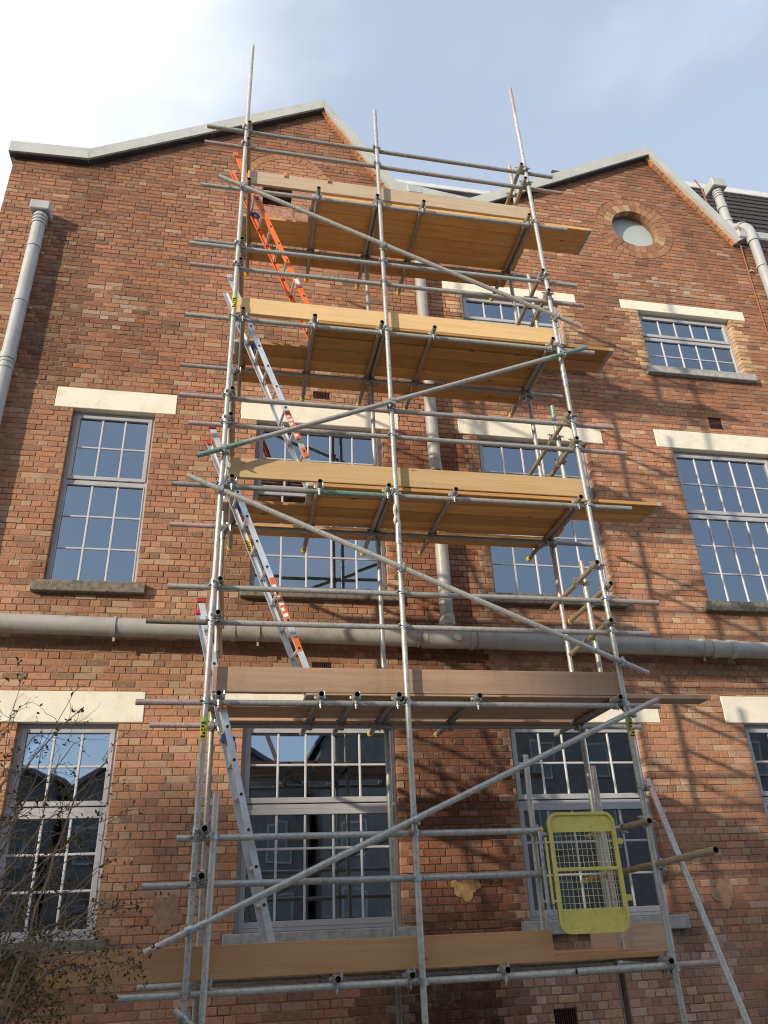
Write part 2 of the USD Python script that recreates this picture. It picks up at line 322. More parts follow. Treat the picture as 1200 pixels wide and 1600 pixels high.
# windows: x0, x1, z0, z1, columns, upper rows, lower rows, transom height, sill material, lintel height
WIN = {
 'A': (-2.11, -1.12, 5.04, 7.36, 3, 2, 3, 6.38, 'sill'),
 'B': (0.13, 1.77, 5.05, 7.37, 5, 2, 3, 6.39, 'sill'),
 'C': (3.08, 4.68, 5.07, 7.39, 5, 2, 3, 6.40, 'sill'),
 'D': (5.97, 7.58, 5.06, 7.41, 5, 2, 3, 6.39, 'sill'),
 'E': (5.96, 7.56, 8.83, 9.97, 5, 1, 2, 9.50, 'sill_grey'),
 'F': (3.08, 4.66, 8.83, 9.98, 5, 1, 2, 9.50, 'sill_grey'),
 'G': (-2.11, -1.12, 1.54, 3.51, 3, 2, 3, 2.69, 'sill'),
 'H': (0.13, 1.78, 1.54, 3.52, 5, 2, 3, 2.69, 'sill_grey'),
 'I': (3.08, 4.68, 1.54, 3.53, 5, 2, 3, 2.69, 'sill_grey'),
 'J': (6.03, 7.62, 1.54, 3.53, 5, 2, 3, 2.69, 'sill_grey'),
}
LINT = {'A': (-2.33, -0.88, 7.66), 'B': (-0.07, 2.0, 7.63), 'C': (2.83, 4.92, 7.63), 'D': (5.75, 7.84, 7.71), 'E': (5.69, 7.85, 10.16), 'F': (2.80, 4.93, 10.15),
        'G': (-2.34, -0.89, 3.83), 'H': (-0.08, 2.0, 3.82), 'I': (2.84, 4.95, 3.84), 'J': (5.80, 7.9, 3.85)}
OC = [(6.29, 11.81, 0.415), (0.43, 11.81, 0.39)]
RING = [0.56, 0.69]
holes, nobrick = [], []
for k, (x0, x1, z0, z1, *_r) in WIN.items():
    holes.append(sbox(x0, z0-0.01, x1, z1+0.01)); nobrick.append(sbox(x0, z0, x1, z1+0.001))
    l0, l1, lz = LINT[k]; nobrick.append(sbox(l0-0.006, z1, l1+0.006, lz+0.006))
    nobrick.append(sbox(x0-0.10, z0-0.135, x1+0.12, z0))
holes.append(Point(OC[0][0], OC[0][1]).buffer(OC[0][2], 48))
HOLE = sbox(0.07, 11.31, 0.51, 11.70)
holes.append(HOLE)
ROUGH = Polygon([(0.08, 11.29), (0.80, 11.27), (0.82, 11.06), (0.10, 11.04)])
nobrick += [HOLE, ROUGH]
AIR = [(6.68, 6.90, 7.79, 8.0), (0.86, 1.09, 7.78, 7.90), (0.86, 1.09, 4.09, 4.19), (3.22, 3.46, 0.62, 0.78)]
for a in AIR: nobrick.append(sbox(a[0], a[2], a[1], a[3])); holes.append(sbox(a[0]+0.012, a[2]+0.012, a[1]-0.012, a[3]-0.012))
for ox, oz, orr in OC: nobrick.append(Point(ox, oz).buffer(RING[1]+0.006, 48))
wall = obj('wall', prism(wallpoly.difference(unary_union(holes)), 0.0, 0.26), M['mortar'], bld)
allowed = wallpoly.difference(unary_union(nobrick))
allowed_prep = shapely.prepared.prep(allowed) if hasattr(shapely, 'prepared') else None
from shapely.prepared import prep
allowed_prep = prep(allowed)

def brick_colour(x, z, w):
    r = rng.random()
    if z < 1.42 and 1.6 < x < 5.25:
        pal = [((0.50, 0.36, 0.29), 0.32), ((0.36, 0.19, 0.13), 0.3), ((0.27, 0.14, 0.10), 0.2), ((0.46, 0.27, 0.16), 0.18)]
    elif z > 7.9:
        pal = [((0.31, 0.125, 0.068), 0.34), ((0.36, 0.16, 0.085), 0.24), ((0.23, 0.105, 0.065), 0.17), ((0.27, 0.17, 0.10), 0.10), ((0.44, 0.31, 0.19), 0.05), ((0.12, 0.075, 0.055), 0.05), ((0.44, 0.15, 0.05), 0.03)]
    else:
        pal = [((0.38, 0.155, 0.075), 0.32), ((0.43, 0.20, 0.10), 0.27), ((0.26, 0.125, 0.075), 0.13), ((0.45, 0.31, 0.19), 0.15), ((0.15, 0.095, 0.07), 0.05), ((0.33, 0.17, 0.10), 0.08)]
    t = 0
    for c, p in pal:
        t += p
        if r < t: break
    base = np.array((0.335, 0.172, 0.104)) if z < 7.9 else np.array((0.29, 0.145, 0.088))
    c = (np.array(c)*0.52+base*0.48)*rng.uniform(0.86, 1.14)
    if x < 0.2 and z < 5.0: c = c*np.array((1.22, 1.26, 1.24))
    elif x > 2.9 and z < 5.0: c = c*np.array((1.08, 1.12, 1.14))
    if 1.8 < x < 3.06 and 2.3 < z < 3.7: c = c*0.62  # shade of the second deck painted over the sooty pier bricks
    if 1.3 < x < 2.7 and z < 1.15: c = c*0.45  # painted shade beneath the lowest deck
    # yellow quoin bricks beside the top windows
    for k in ('E', 'F'):
        x0, x1, z0, z1 = WIN[k][:4]
        if z0-0.15 < z < z1+0.05:
            d = min(abs(x-x0), abs(x-x1)) if not (x0 < x < x1) else 0
            if d < 0.22+0.09*math.sin(z*21): c = np.array((0.46, 0.29, 0.16))*rng.uniform(0.75, 1.15)
    st = meshkit.fbm(np.array([[x*0.55, z*0.4, 3.3]]), 4, 5)[0]
    c = c*np.clip(0.46+1.1*st, 0.55, 1.2)
    # drip streaks below the parapet and the pipe, soot and painted scaffold shade on the middle pier
    s2 = meshkit.noise(np.array([[x*1.9, z*0.35, 1.7]]), 9)
    if z > 8: c = c*(1-0.35*max(0, float(s2[0])-0.5)*2)
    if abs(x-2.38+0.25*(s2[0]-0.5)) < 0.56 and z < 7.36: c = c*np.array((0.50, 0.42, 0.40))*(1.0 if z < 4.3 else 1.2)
    if -2.75 < x < -2.2 and z > 7.6: c = c*0.72  # darker band right of the left downpipe
    nz = float(s2[0])
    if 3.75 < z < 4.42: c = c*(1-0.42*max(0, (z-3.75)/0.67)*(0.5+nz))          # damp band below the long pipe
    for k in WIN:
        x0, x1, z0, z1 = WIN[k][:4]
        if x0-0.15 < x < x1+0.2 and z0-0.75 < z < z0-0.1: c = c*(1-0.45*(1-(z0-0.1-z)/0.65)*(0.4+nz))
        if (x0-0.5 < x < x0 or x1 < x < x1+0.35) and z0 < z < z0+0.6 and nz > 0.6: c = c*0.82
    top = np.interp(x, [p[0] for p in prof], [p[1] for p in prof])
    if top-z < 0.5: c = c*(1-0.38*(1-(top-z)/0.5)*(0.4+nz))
    if rng.random() < (0.3 if ((x+1.9)/0.35)**2+((z-9.0)/0.5)**2 < 1 or ((x-6.6)/1.1)**2+((z-10.55)/0.22)**2 < 1 else 0.0012) and z > 6: c = c*0.45+np.array((0.24, 0.19, 0.145))*rng.uniform(0.8, 1.2)
    c = (c*0.93+0.07*c.mean()*np.array((1.25, 1.05, 0.95)))*1.05
    return np.clip(c, 0.01, 0.8)

H_, Lb, J_ = 0.0745, 0.2285, 0.0095
SV, SF, SC, off = [], [], [], 0
cand = []
box_f = []
for a, b in ((0, 4), (4, 8)):
    for j in range(4):
        p, q = a+j, a+(j+1) % 4
        box_f += [(p, q, b+(j+1) % 4), (p, b+(j+1) % 4, b+j)]
box_f += [(8, 9, 10), (8, 10, 11)]
box_f = np.array(box_f)
def add_rect(x0, x1, z0, z1, deep):
    f = -0.0065 + rng.normal(0, 0.0018); c = 0.0045
    yb = 0.102 if deep else 0.004
    jt = rng.normal(0, 0.0012, (4, 2))
    P = np.array([(x0, z0), (x1, z0), (x1, z1), (x0, z1)]) + jt
    ctr = P.mean(0); ins = P + np.sign(ctr-P)*c
    tilt = rng.normal(0, 0.0012, 2)
    def lay(Q, y): return np.stack([Q[:, 0], np.full(4, y)+tilt[0]*np.sign(Q[:, 0]-ctr[0])*(y < 0), Q[:, 1]], 1)
    return np.concatenate([lay(P, yb), lay(P, f+c*0.6), lay(ins, f)])
nrow = int(13.8/H_)
wt = {}
for i in range(nrow):
    z0, z1 = i*H_+J_/2, (i+1)*H_-J_/2
    header = (i % 2 == 0) if i*H_ < 8 else (i % 4 == 0)
    x = XL + (0 if header else -0.057)
    flem = rng.random() < 0.25
    while x < XR:
        w = Lb/2 if header else Lb
        rr = rng.random()
        if 1.6 < x < 5.2 and z0 < 1.40 and rr < 0.85: w, rr = Lb/2, 0.5
        if header and rr < 0.08: w = Lb
        elif not header and rr < (0.55 if flem else 0.26): w = Lb/2
        a, b = x+J_/2, x+w-J_/2
        x += w
        a = max(a, XL); 
        if b-a < 0.03: continue
        bxp = sbox(a, z0, b, z1)
        if b > XR: continue
        cz = (z0+z1)/2
        if allowed_prep.contains(bxp):
            cand.append(('r', a, b, z0, z1, None))
        elif allowed_prep.intersects(bxp):
            g = bxp.intersection(allowed)
            for gg in (g.geoms if hasattr(g, 'geoms') else [g]):
                if gg.geom_type != 'Polygon' or gg.area < 0.0006: continue
                bb = gg.bounds
                if abs((bb[2]-bb[0])*(bb[3]-bb[1])-gg.area) < 1e-5: cand.append(('r', bb[0], bb[2], bb[1], bb[3], None))
                else: cand.append(('p', bb[0], bb[2], bb[1], bb[3], gg))
def proj(p):
    d = np.asarray(p)-CAM; return 600+FPX*np.dot(d, rt)/np.dot(d, fw), 800-FPX*np.dot(d, upv)/np.dot(d, fw)
score = []
for n, c in enumerate(cand):
    cx, cz = (c[1]+c[2])/2, (c[3]+c[4])/2
    u, v = proj((cx, 0, cz))
    vis = 5 < u < 1195 and 5 < v < 1590 and not (-0.2 < cx < 3.5 and cz < 1.35) and not (cx < -0.7 and cz < 2.6)
    area = (c[2]-c[1])*(c[4]-c[3])/((cx)**2+8.5**2+(cz-1.6)**2)**1.5
    score.append(area if (vis and c[0] == 'r' and c[2]-c[1] > 0.2) else 0)
single = set(np.argsort(score)[::-1][:300].tolist())
jamb = []
for k, (x0, x1, z0, z1, *_r) in WIN.items(): jamb += [(x0, z0, z1), (x1, z0, z1)]
for n, (kind, a, b, z0, z1, pg) in enumerate(cand):
    cx, cz = (a+b)/2, (z0+z1)/2
    deep = False
    for jx, jz0, jz1 in jamb:
        if jz0-0.02 < cz < jz1+0.02:
            if abs(b-jx) < 0.02: b = jx+0.005; deep = True
            elif abs(a-jx) < 0.02: a = jx-0.005; deep = True
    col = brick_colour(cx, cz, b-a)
    if kind == 'r':
        v, f = add_rect(a, b, z0, z1, deep), box_f
    else:
        m = prism(pg, -0.0065+rng.normal(0, 0.0015), 0.004)
        if m is None: continue
        v, f = m.vertices, m.faces
    if n in single:
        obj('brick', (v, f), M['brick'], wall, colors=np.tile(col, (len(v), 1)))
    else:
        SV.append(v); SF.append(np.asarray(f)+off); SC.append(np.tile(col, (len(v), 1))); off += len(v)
obj('brickwork', (np.concatenate(SV), np.concatenate(SF)), M['brick'], wall, kind='stuff', colors=np.concatenate(SC))

# round windows: rings of brick on edge
def ring_bricks(ox, oz, r0, r1, n, pale, name, y=-0.008, parent=wall):
    for j in range(n):
        a0, a1 = 2*math.pi*(j+0.04)/n, 2*math.pi*(j+0.96)/n
        pts = [(ox+r0*math.cos(a), oz+r0*math.sin(a)) for a in (a0, (a0+a1)/2, a1)] + [(ox+r1*math.cos(a), oz+r1*math.sin(a)) for a in (a1, (a0+a1)/2, a0)]
        m = prism(Polygon(pts).difference(HOLE).difference(ROUGH), y+rng.normal(0, 0.002), 0.10 if r0 < 0.45 and pale else 0.004)
        if m is None: continue
        ang = (a0+a1)/2
        if pale and r0 < 0.45 and (1.3 < ang < 2.9 or ang > 5.7 or ang < 0.3) and rng.random() < 0.8: c = np.array((0.46, 0.31, 0.18))
        elif pale: c = np.array((0.33, 0.17, 0.10))
        else: c = np.array((0.36, 0.18, 0.10))
        c = c*rng.uniform(0.75, 1.15)
        obj(name, m, M['brick'], parent, colors=np.tile(c, (len(m.vertices), 1)))
ring_bricks(*OC[0][:2], 0.41, 0.56, 28, True, 'arch_brick')
ring_bricks(*OC[0][:2], 0.565, 0.685, 36, True, 'arch_brick')
ring_bricks(*OC[1][:2], 0.565, 0.685, 36, False, 'arch_brick')
# blocked round window: courses inside its ring
inner = Point(OC[1][0], OC[1][1]).buffer(0.558, 48).difference(HOLE).difference(ROUGH)
vv, ff, cc, o2 = [], [], [], 0
for i in range(int(11.2/H_), int(12.45/H_)):
    x = OC[1][0]-0.6-(0.057 if i % 2 else 0)
    while x < OC[1][0]+0.6:
        g = sbox(x+J_/2, i*H_+J_/2, x+Lb-J_/2, (i+1)*H_-J_/2).intersection(inner); x += Lb
        m = prism(g, -0.006+rng.normal(0, 0.0015), 0.004) if not g.is_empty else None
        if m is None: continue
        c = np.array((0.40, 0.20, 0.12))*rng.uniform(0.85, 1.15)
        obj('infill_brick', m, M['brick'], wall, colors=np.tile(c, (len(m.vertices), 1)))
rp = prism(ROUGH.difference(unary_union([sbox(0.53, 11.10, 0.56, 11.29), sbox(0.56, 11.22, 0.80, 11.25)])), -0.004, 0.01)
obj('render_patch', rp, M['render'], wall, label='rough render patch under the broken opening')
obj('opening_back', bx(0.05, 0.53, 0.20, 0.25, 11.29, 11.72), M['dark_hole'], wall)
obj('loose_brick', cbx(0.10, 0.28, 0.06, 0.17, 11.33, 11.40), M['verge'], wall)
obj('oculus_panel', cat_(prism(Point(OC[0][0], OC[0][1]).buffer(0.413, 40), 0.17, 0.20)), M['panel'], bld, label='grey blank panel closing the round window')
for a in AIR:
    p = cat_(bx(a[0], a[1], -0.004, 0.03, a[2], a[2]+0.012), bx(a[0], a[1], -0.004, 0.03, a[3]-0.012, a[3]))
    bars = [bx(a[0]+(a[1]-a[0])*(k+0.1)/11, a[0]+(a[1]-a[0])*(k+0.52)/11, 0.0, 0.03, a[2]+0.012, a[3]-0.012) for k in range(12) if a[0]+(a[1]-a[0])*(k+0.52)/11 < a[1]+0.001]
    obj('air_brick', cat_(p, *bars, bx(a[0], a[1], 0.06, 0.08, a[2], a[3])), M['dark_hole'], wall)
# mortar/foam blots on the bricks
M['foam_faded'] = simple('faded_filler', (0.36, 0.22, 0.125), 0.95, var=0.25, scale=14, bumpd=0.005)
for (x, z, r, n, mm) in ((2.47, 1.85, 0.13, 3, 'foam'), (5.34, 1.70, 0.15, 5, 'foam_faded'), (-0.50, 1.75, 0.14, 8, 'foam_faded')):
    rr_ = np.random.default_rng(n); shp = [Point(x+rr_.normal(0, r*0.42), z+rr_.normal(0, r*0.42)).buffer(r*rr_.uniform(0.18, 0.5), 5) for _ in range(16)]
    shp = unary_union(shp); g = max(shp.geoms, key=lambda q: q.area) if hasattr(shp, 'geoms') else shp
    pts = np.array(shapely.segmentize(g.exterior, 0.008).coords)[:-1]; pts = pts+rr_.normal(0, 0.0035, pts.shape)
    obj('filler_patch', prism(Polygon(pts).buffer(0), -0.0125, -0.001), M[mm], wall, label='smear of ochre filler on the bricks')

# lintels, sills, windows
def window(key):
    x0, x1, z0, z1, nc, ru, rl, zt, sm = WIN[key]
    l0, l1, lz = LINT[key]
    obj('lintel', cbx(l0, l1, -0.014, 0.25, z1, lz, 0.006), M['lintel'], bld)
    obj('sill', cbx(x0-0.10, x1+0.11, -0.085, 0.14, z0-0.128, z0+0.001, 0.008), M[sm], bld)
    yf, yb = 0.085, 0.15; fwid = 0.05
    a, b, c, d = x0+0.003, x1-0.003, z0+0.003, z1-0.003
    parts = [cbx(a, a+fwid, yf, yb, c, d), cbx(b-fwid, b, yf, yb, c, d), cbx(a+fwid-0.002, b-fwid+0.002, yf+0.003, yb, d-fwid, d), cbx(a+fwid-0.002, b-fwid+0.002, yf+0.003, yb, c, c+fwid)]
    parts.append(cbx(a+fwid-0.002, b-fwid+0.002, yf+0.002, yb, zt-0.036, zt+0.012))
    # opening sash: proud of the frame; top casement on tall windows
    s0, s1 = a+fwid-0.012, b-fwid+0.012
    def sash(za, zb, w, y0, y1):
        return [cbx(s0, s0+w, y0, y1, za, zb), cbx(s1-w, s1, y0, y1, za, zb), cbx(s0+w-0.002, s1-w+0.002, y0+0.002, y1, za, za+w), cbx(s0+w-0.002, s1-w+0.002, y0+0.002, y1, zb-w, zb)]
    wu = 0.048 if nc == 3 else 0.055
    parts += sash(zt+0.022, d-fwid+0.012, wu, yf-0.012, yf+0.05)
    low = 0.018 if key in 'ABCDEF' else 0.055
    parts += sash(c+fwid-0.014, zt-0.036, low, yf-0.006, yf+0.05)
    w = obj('window', cat_(*parts), M['frame'], bld)
    obj('drip_gap', cat_(bx(s0, s1, yf+0.012, yf+0.03, zt+0.008, zt+0.024)), M['lead'], w)
    for (za, zb, rows, wd) in ((zt+0.022+wu, d-fwid+0.012-wu, ru, wu), (c+fwid-0.014+low, zt-0.036-low, rl, low)):
        g0, g1 = s0+wd, s1-wd
        for k in range(1, nc):
            xk = g0+(g1-g0)*k/nc
            obj('glazing_bar', cbx(xk-0.012, xk+0.012, yf+0.008, yf+0.04, za-0.002, zb+0.002, 0.005), M['bar'], w)
        for k in range(1, rows):
            zk = za+(zb-za)*k/rows
            obj('glazing_bar', cbx(g0-0.002, g1+0.002, yf+0.011, yf+0.038, zk-0.0115, zk+0.0115, 0.005), M['bar'], w)
        for i in range(nc):
            for j in range(rows):
                xa, xb = g0+(g1-g0)*i/nc, g0+(g1-g0)*(i+1)/nc; zc, zd = za+(zb-za)*j/rows, za+(zb-za)*(j+1)/rows
                p = bx(xa+0.004, xb-0.004, yf+0.022, yf+0.027, zc+0.004, zd-0.004)
                ang = rng.normal(0, 0.0018, 2); cen = p.centroid
                p.apply_translation(-cen); p.apply_transform(trimesh.transformations.euler_matrix(ang[0], 0, ang[1])); p.apply_translation(cen)
                obj('pane', p, M['glass'], w)
    if key == 'D':
        obj('blind', bx(x0+0.06, x1-0.06, 0.20, 0.205, 6.62, z1-0.05), M['blind'], w, label='white roller blind half lowered')
    if key == 'C':
        obj('blind', bx(x0+0.06, x1-0.06, 0.22, 0.225, 7.0, z1-0.05), M['blind'], w)
    return w
for k in WIN: window(k)
# rooms behind the glass
obj('room_wall', cat_(bx(XL+0.3, XR-0.3, 4.0, 4.1, 0.1, 11.5), bx(XL+0.05, XL+0.25, 0.3, 4.0, 0.1, 11.4), bx(2.3, 2.4, 0.3, 4.0, 0.1, 11.0), bx(-0.6, -0.5, 0.3, 4.0, 0.1, 11.0), bx(5.2, 5.3, 0.3, 4.0, 0.1, 11.0)), M['room'], bld)
obj('room_ceiling', cat_(bx(XL+0.3, XR-0.3, 0.27, 3.98, 4.2, 4.5), bx(XL+0.3, XR-0.3, 0.27, 3.98, 7.9, 8.3), bx(XL+0.3, XR-0.3, 0.27, 3.98, 10.5, 10.7)), M['ceiling'], bld)
obj('side_wall', cat_(bx(XL, XL+0.25, 0.26, 14, 0, 11.6)), M['far_brick'], bld)

# coping along the wall head
def coping(pa, pb, h=0.205, y0=-0.12, y1=0.32, name='coping', lift=0.0, m='coping', e0=0.0, e1=0.0):
    pa, pb = np.array(pa, float), np.array(pb, float); d = (pb-pa)/np.linalg.norm(pb-pa); pa = pa-d*e0; pb = pb+d*e1
    poly = Polygon([pa, pb, pb+(0, h), pa+(0, h)])
    obj(name, prism(poly, y0, y1), M[m], bld)
cps = [((XL-0.06, 11.66), (-2.49, 11.705)), ((-2.49, 11.705), (-0.75, 12.672)), ((-0.745, 12.675), (1.0, 13.645)), ((1.0, 13.645), (2.07, 11.875)), ((2.07, 11.875), (3.36, 11.69)), ((3.36, 11.69), (5.1, 12.67)), ((5.105, 12.673), (6.87, 13.655)), ((6.87, 13.655), (8.12, 11.69))]
for i, (a, b) in enumerate(cps):
    steep = abs(b[1]-a[1])/abs(b[0]-a[0]) > 1
    if steep:
        obj('coping', prism(Polygon([a, b, (b[0]+0.16, b[1]+0.10), (a[0], a[1]+0.208)]), -0.117, 0.32), M['coping'], bld)
    else:
        coping(a, b, h=0.21, y0=-0.12+0.0025*(i % 2))
        obj('coping_felt', prism(Polygon([(a[0]+0.01, a[1]-0.022), (b[0]-0.01, b[1]-0.022), (b[0]-0.01, b[1]+0.01), (a[0]+0.01, a[1]+0.01)]), -0.085, -0.012), M['lead'], bld)
# verge bricks showing under the steep coping
for (a, b) in (cps[3], cps[7]):
    a, b = np.array(a), np.array(b); n = 20; d = (b-a)/n; nv = np.array([-d[1], d[0]]); nv = nv/np.linalg.norm(nv); nv = nv if nv[1] < 0 else -nv
    for k in range(n):
        p, q = a+d*(k+0.04), a+d*(k+0.96)
        obj('verge_brick', prism(Polygon([p, q, q+nv*0.05, p+nv*0.05]), -0.06+rng.normal(0, 0.003), 0.0), M['verge'], wall)
# roofs
def roof_prism(pts, y0, y1): return prism(Polygon(pts), y0, y1)
obj('roof', cat_(roof_prism([(XL, 11.2), (-2.49, 11.5), (1.0, 13.45), (2.0, 11.3)], 0.3, 11), roof_prism([(3.4, 11.3), (6.87, 13.45), (8.05, 11.3)], 0.3, 11)), M['slate'], bld)
def slope_courses(x0, x1, ya, za, yb, zb, n, name='slate_course'):
    for k in range(n):
        t0, t1 = k/n, (k+1)/n
        y0_, z0_, y1_, z1_ = ya+(yb-ya)*t0, za+(zb-za)*t0, ya+(yb-ya)*t1, za+(zb-za)*t1
        pts = np.array([(y0_-0.05, z0_), (y0_-0.02, z0_-0.02), (y1_+0.06, z1_+0.02), (y1_-0.01, z1_+0.03)])
        m = prism(Polygon(pts), 0, 1); v = m.vertices.copy()
        m = trimesh.Trimesh(np.stack([x0+(x1-x0)*v[:, 1], v[:, 0], v[:, 2]], 1), m.faces[:, ::-1], process=False)
        obj(name, m, M['slate'], bld)
slope_courses(8.15, 13.5, 0.30, 11.95, 1.75, 15.35, 13)
obj('ridge_flashing', cbx(6.6, 13.5, 1.64, 2.0, 15.30, 15.46, 0.01), M['flash'], bld)
slope_courses(6.0, 8.14, 0.55, 12.6, 1.75, 15.33, 11)
obj('roof_end', bx(6.0, 13.5, 1.9, 9, 11, 15.3), M['slate'], bld)
slope_courses(1.6, 5.9, 1.0, 11.9, 1.5, 13.95, 10)
obj('ridge_flashing', cbx(1.5, 5.95, 1.42, 1.8, 13.95, 14.06, 0.01), M['flash'], bld)
obj('roof_back', bx(1.6, 5.9, 1.62, 8, 11, 13.93), M['slate'], bld)

# pipes
def barrel(pts, r, name, m, parent=bld, n=20):
    return obj(name, polytube(pts, [r]*len(pts), n), m, parent, smooth=40)
def collar(c, ax, r, l):
    c = np.array(c, float); ax = np.array(ax, float)/np.linalg.norm(ax); return hollow(c-ax*l/2, c+ax*l/2, r, 0.02, 20)
# long soil pipe across the facade
ends = [(XL-0.6, 4.51), (-1.26, 4.475), (2.08, 4.43), (2.68, 4.42), (6.1, 4.37), (XR, 4.31)]
P = lambda x: 4.465-0.0128*x
dp = obj('waste_pipe', polytube([(x, -0.17, P(x)) for x in (XL-0.6, -1.2, 2, 5, 8, XR)], [0.103]*6, 24), M['pipe'], bld, smooth=40, label='fat grey waste pipe running across the whole facade')
for x in (-1.26, 0.25, 5.6):
    obj('pipe_clip', cat_(collar((x, -0.17, P(x)), (1, 0, 0), 0.116, 0.03), bx(x-0.015, x+0.015, -0.07, 0.0, P(x)-0.02, P(x)+0.02), bx(x-0.012, x+0.012, -0.18, -0.165, P(x)-0.16, P(x)-0.10)), M['pipe'], dp, smooth=40)
for x, rr, l in ((2.12, 0.118, 0.05), (2.05, 0.113, 0.02), (2.40, 0.111, 0.56), (2.68, 0.118, 0.05), (2.75, 0.113, 0.02), (5.75, 0.115, 0.10), (6.0, 0.115, 0.10), (-0.02, 0.113, 0.04)):
    obj('pipe_coupling', collar((x, -0.17, P(x)), (1, 0, 0), rr, l), M['pipe'], dp, smooth=40)
obj('rodding_cap', cat_(rod((2.50, -0.27, P(2.5)-0.01), (2.50, -0.30, P(2.5)-0.012), 0.042, 16)), M['pipe'], dp, smooth=40)
vp = obj('drainpipe', polytube([(2.42, -0.15, z) for z in (4.45, 6, 8, 10, 11.75)], [0.079]*5, 20), M['pipe'], bld, smooth=40)
for z, l, r in ((4.66, 0.12, 0.092), (6.75, 0.10, 0.09), (6.68, 0.03, 0.096), (8.9, 0.10, 0.09)):
    obj('pipe_coupling', collar((2.42, -0.15, z), (0, 0, 1), r, l), M['pipe'], vp, smooth=40)
obj('hopper', cat_(cbx(2.30, 2.54, -0.26, -0.03, 11.70, 11.86, 0.01)), M['pipe_light'], vp)
# left downpipe with hopper
lp = obj('drainpipe', polytube([(-2.94, -0.13, z) for z in (4.6, 6, 8, 10.42)], [0.086]*4, 20), M['pipe_light'], bld, smooth=40)
obj('hopper', cat_(cbx(-3.075, -2.82, -0.25, 0.0, 10.44, 10.60, 0.012)), M['pipe_light'], lp)
for z in (10.37, 10.31, 10.25): obj('hopper_ring', collar((-2.94, -0.13, z), (0, 0, 1), 0.098, 0.03), M['pipe_light'], lp, smooth=40)
for z in (9.82, 8.85, 7.78, 6.6):
    obj('pipe_clip', cat_(collar((-2.94, -0.13, z), (0, 0, 1), 0.094, 0.035), cbx(-2.86, -2.825, -0.05, 0.0, z-0.015, z+0.015, 0.003)), M['pipe_light'], lp, smooth=40)
obj('pipe_coupling', cat_(collar((-2.94, -0.13, 7.95), (0, 0, 1), 0.097, 0.10), collar((-2.94, -0.13, 7.86), (0, 0, 1), 0.093, 0.03)), M['pipe_light'], lp, smooth=40)
# right downpipe with swan neck
def arc(pts, k=6):
    pts = [np.array(p, float) for p in pts]; out = [pts[0]]
    for i in range(1, len(pts)-1):
        a, b, c = pts[i-1], pts[i], pts[i+1]; r = min(0.16, np.linalg.norm(a-b)/2, np.linalg.norm(c-b)/2)
        p, q = b+(a-b)/np.linalg.norm(a-b)*r, b+(c-b)/np.linalg.norm(c-b)*r
        for t in np.linspace(0, 1, k): out.append((1-t)**2*p+2*t*(1-t)*b+t*t*q)
    return out+[pts[-1]]
rpipe = obj('drainpipe', polytube(arc([(8.45, 0.32, 13.55), (8.46, 0.32, 12.52), (8.40, -0.15, 12.02), (8.36, -0.15, 4.6)]), [0.08]*14, 20), M['pipe_light'], bld, smooth=50)
obj('hopper', cbx(8.31, 8.60, 0.19, 0.47, 13.50, 13.70, 0.012), M['pipe_light'], rpipe)
for c_, ax_, l_ in [((8.45, 0.32, z), (0, 0, 1), 0.03) for z in (13.44, 13.38, 13.32)] + [((8.45, 0.32, 13.05), (0, 0, 1), 0.10), ((8.46, 0.32, 12.68), (0, 0, 1), 0.06), ((8.39, -0.15, 11.72), (0, 0, 1), 0.10), ((8.42, 0.02, 12.22), (-0.1, -0.7, -0.7), 0.09)]:
    obj('pipe_coupling', collar(c_, ax_, 0.092, l_), M['pipe_light'], rpipe, smooth=40)
for z in (11.1, 9.2):
    obj('pipe_clip', cat_(collar((8.385, -0.15, z), (0, 0, 1), 0.089, 0.035), cbx(8.24, 8.30, -0.05, 0.0, z-0.015, z+0.015, 0.003)), M['pipe_light'], rpipe, smooth=40)
obj('gutter', cat_(cbx(8.16, XR, -0.15, 0.0, 11.78, 11.96, 0.02)), M['pipe_light'], bld)
obj('lightning_conductor', cat_(polytube([(8.36, 0.66, 14.2), (8.42, 0.62, 13.9), (8.43, 0.60, 13.3), (8.5, 0.5, 12.7)], [0.016]*4, 6), polytube([(8.2, -0.17, 11.98), (8.21, -0.05, 11.7), (8.22, -0.02, 11.3), (8.17, -0.02, 9.6), (8.2, -0.02, 6)], [0.014]*5, 6)), M['copper'], bld)

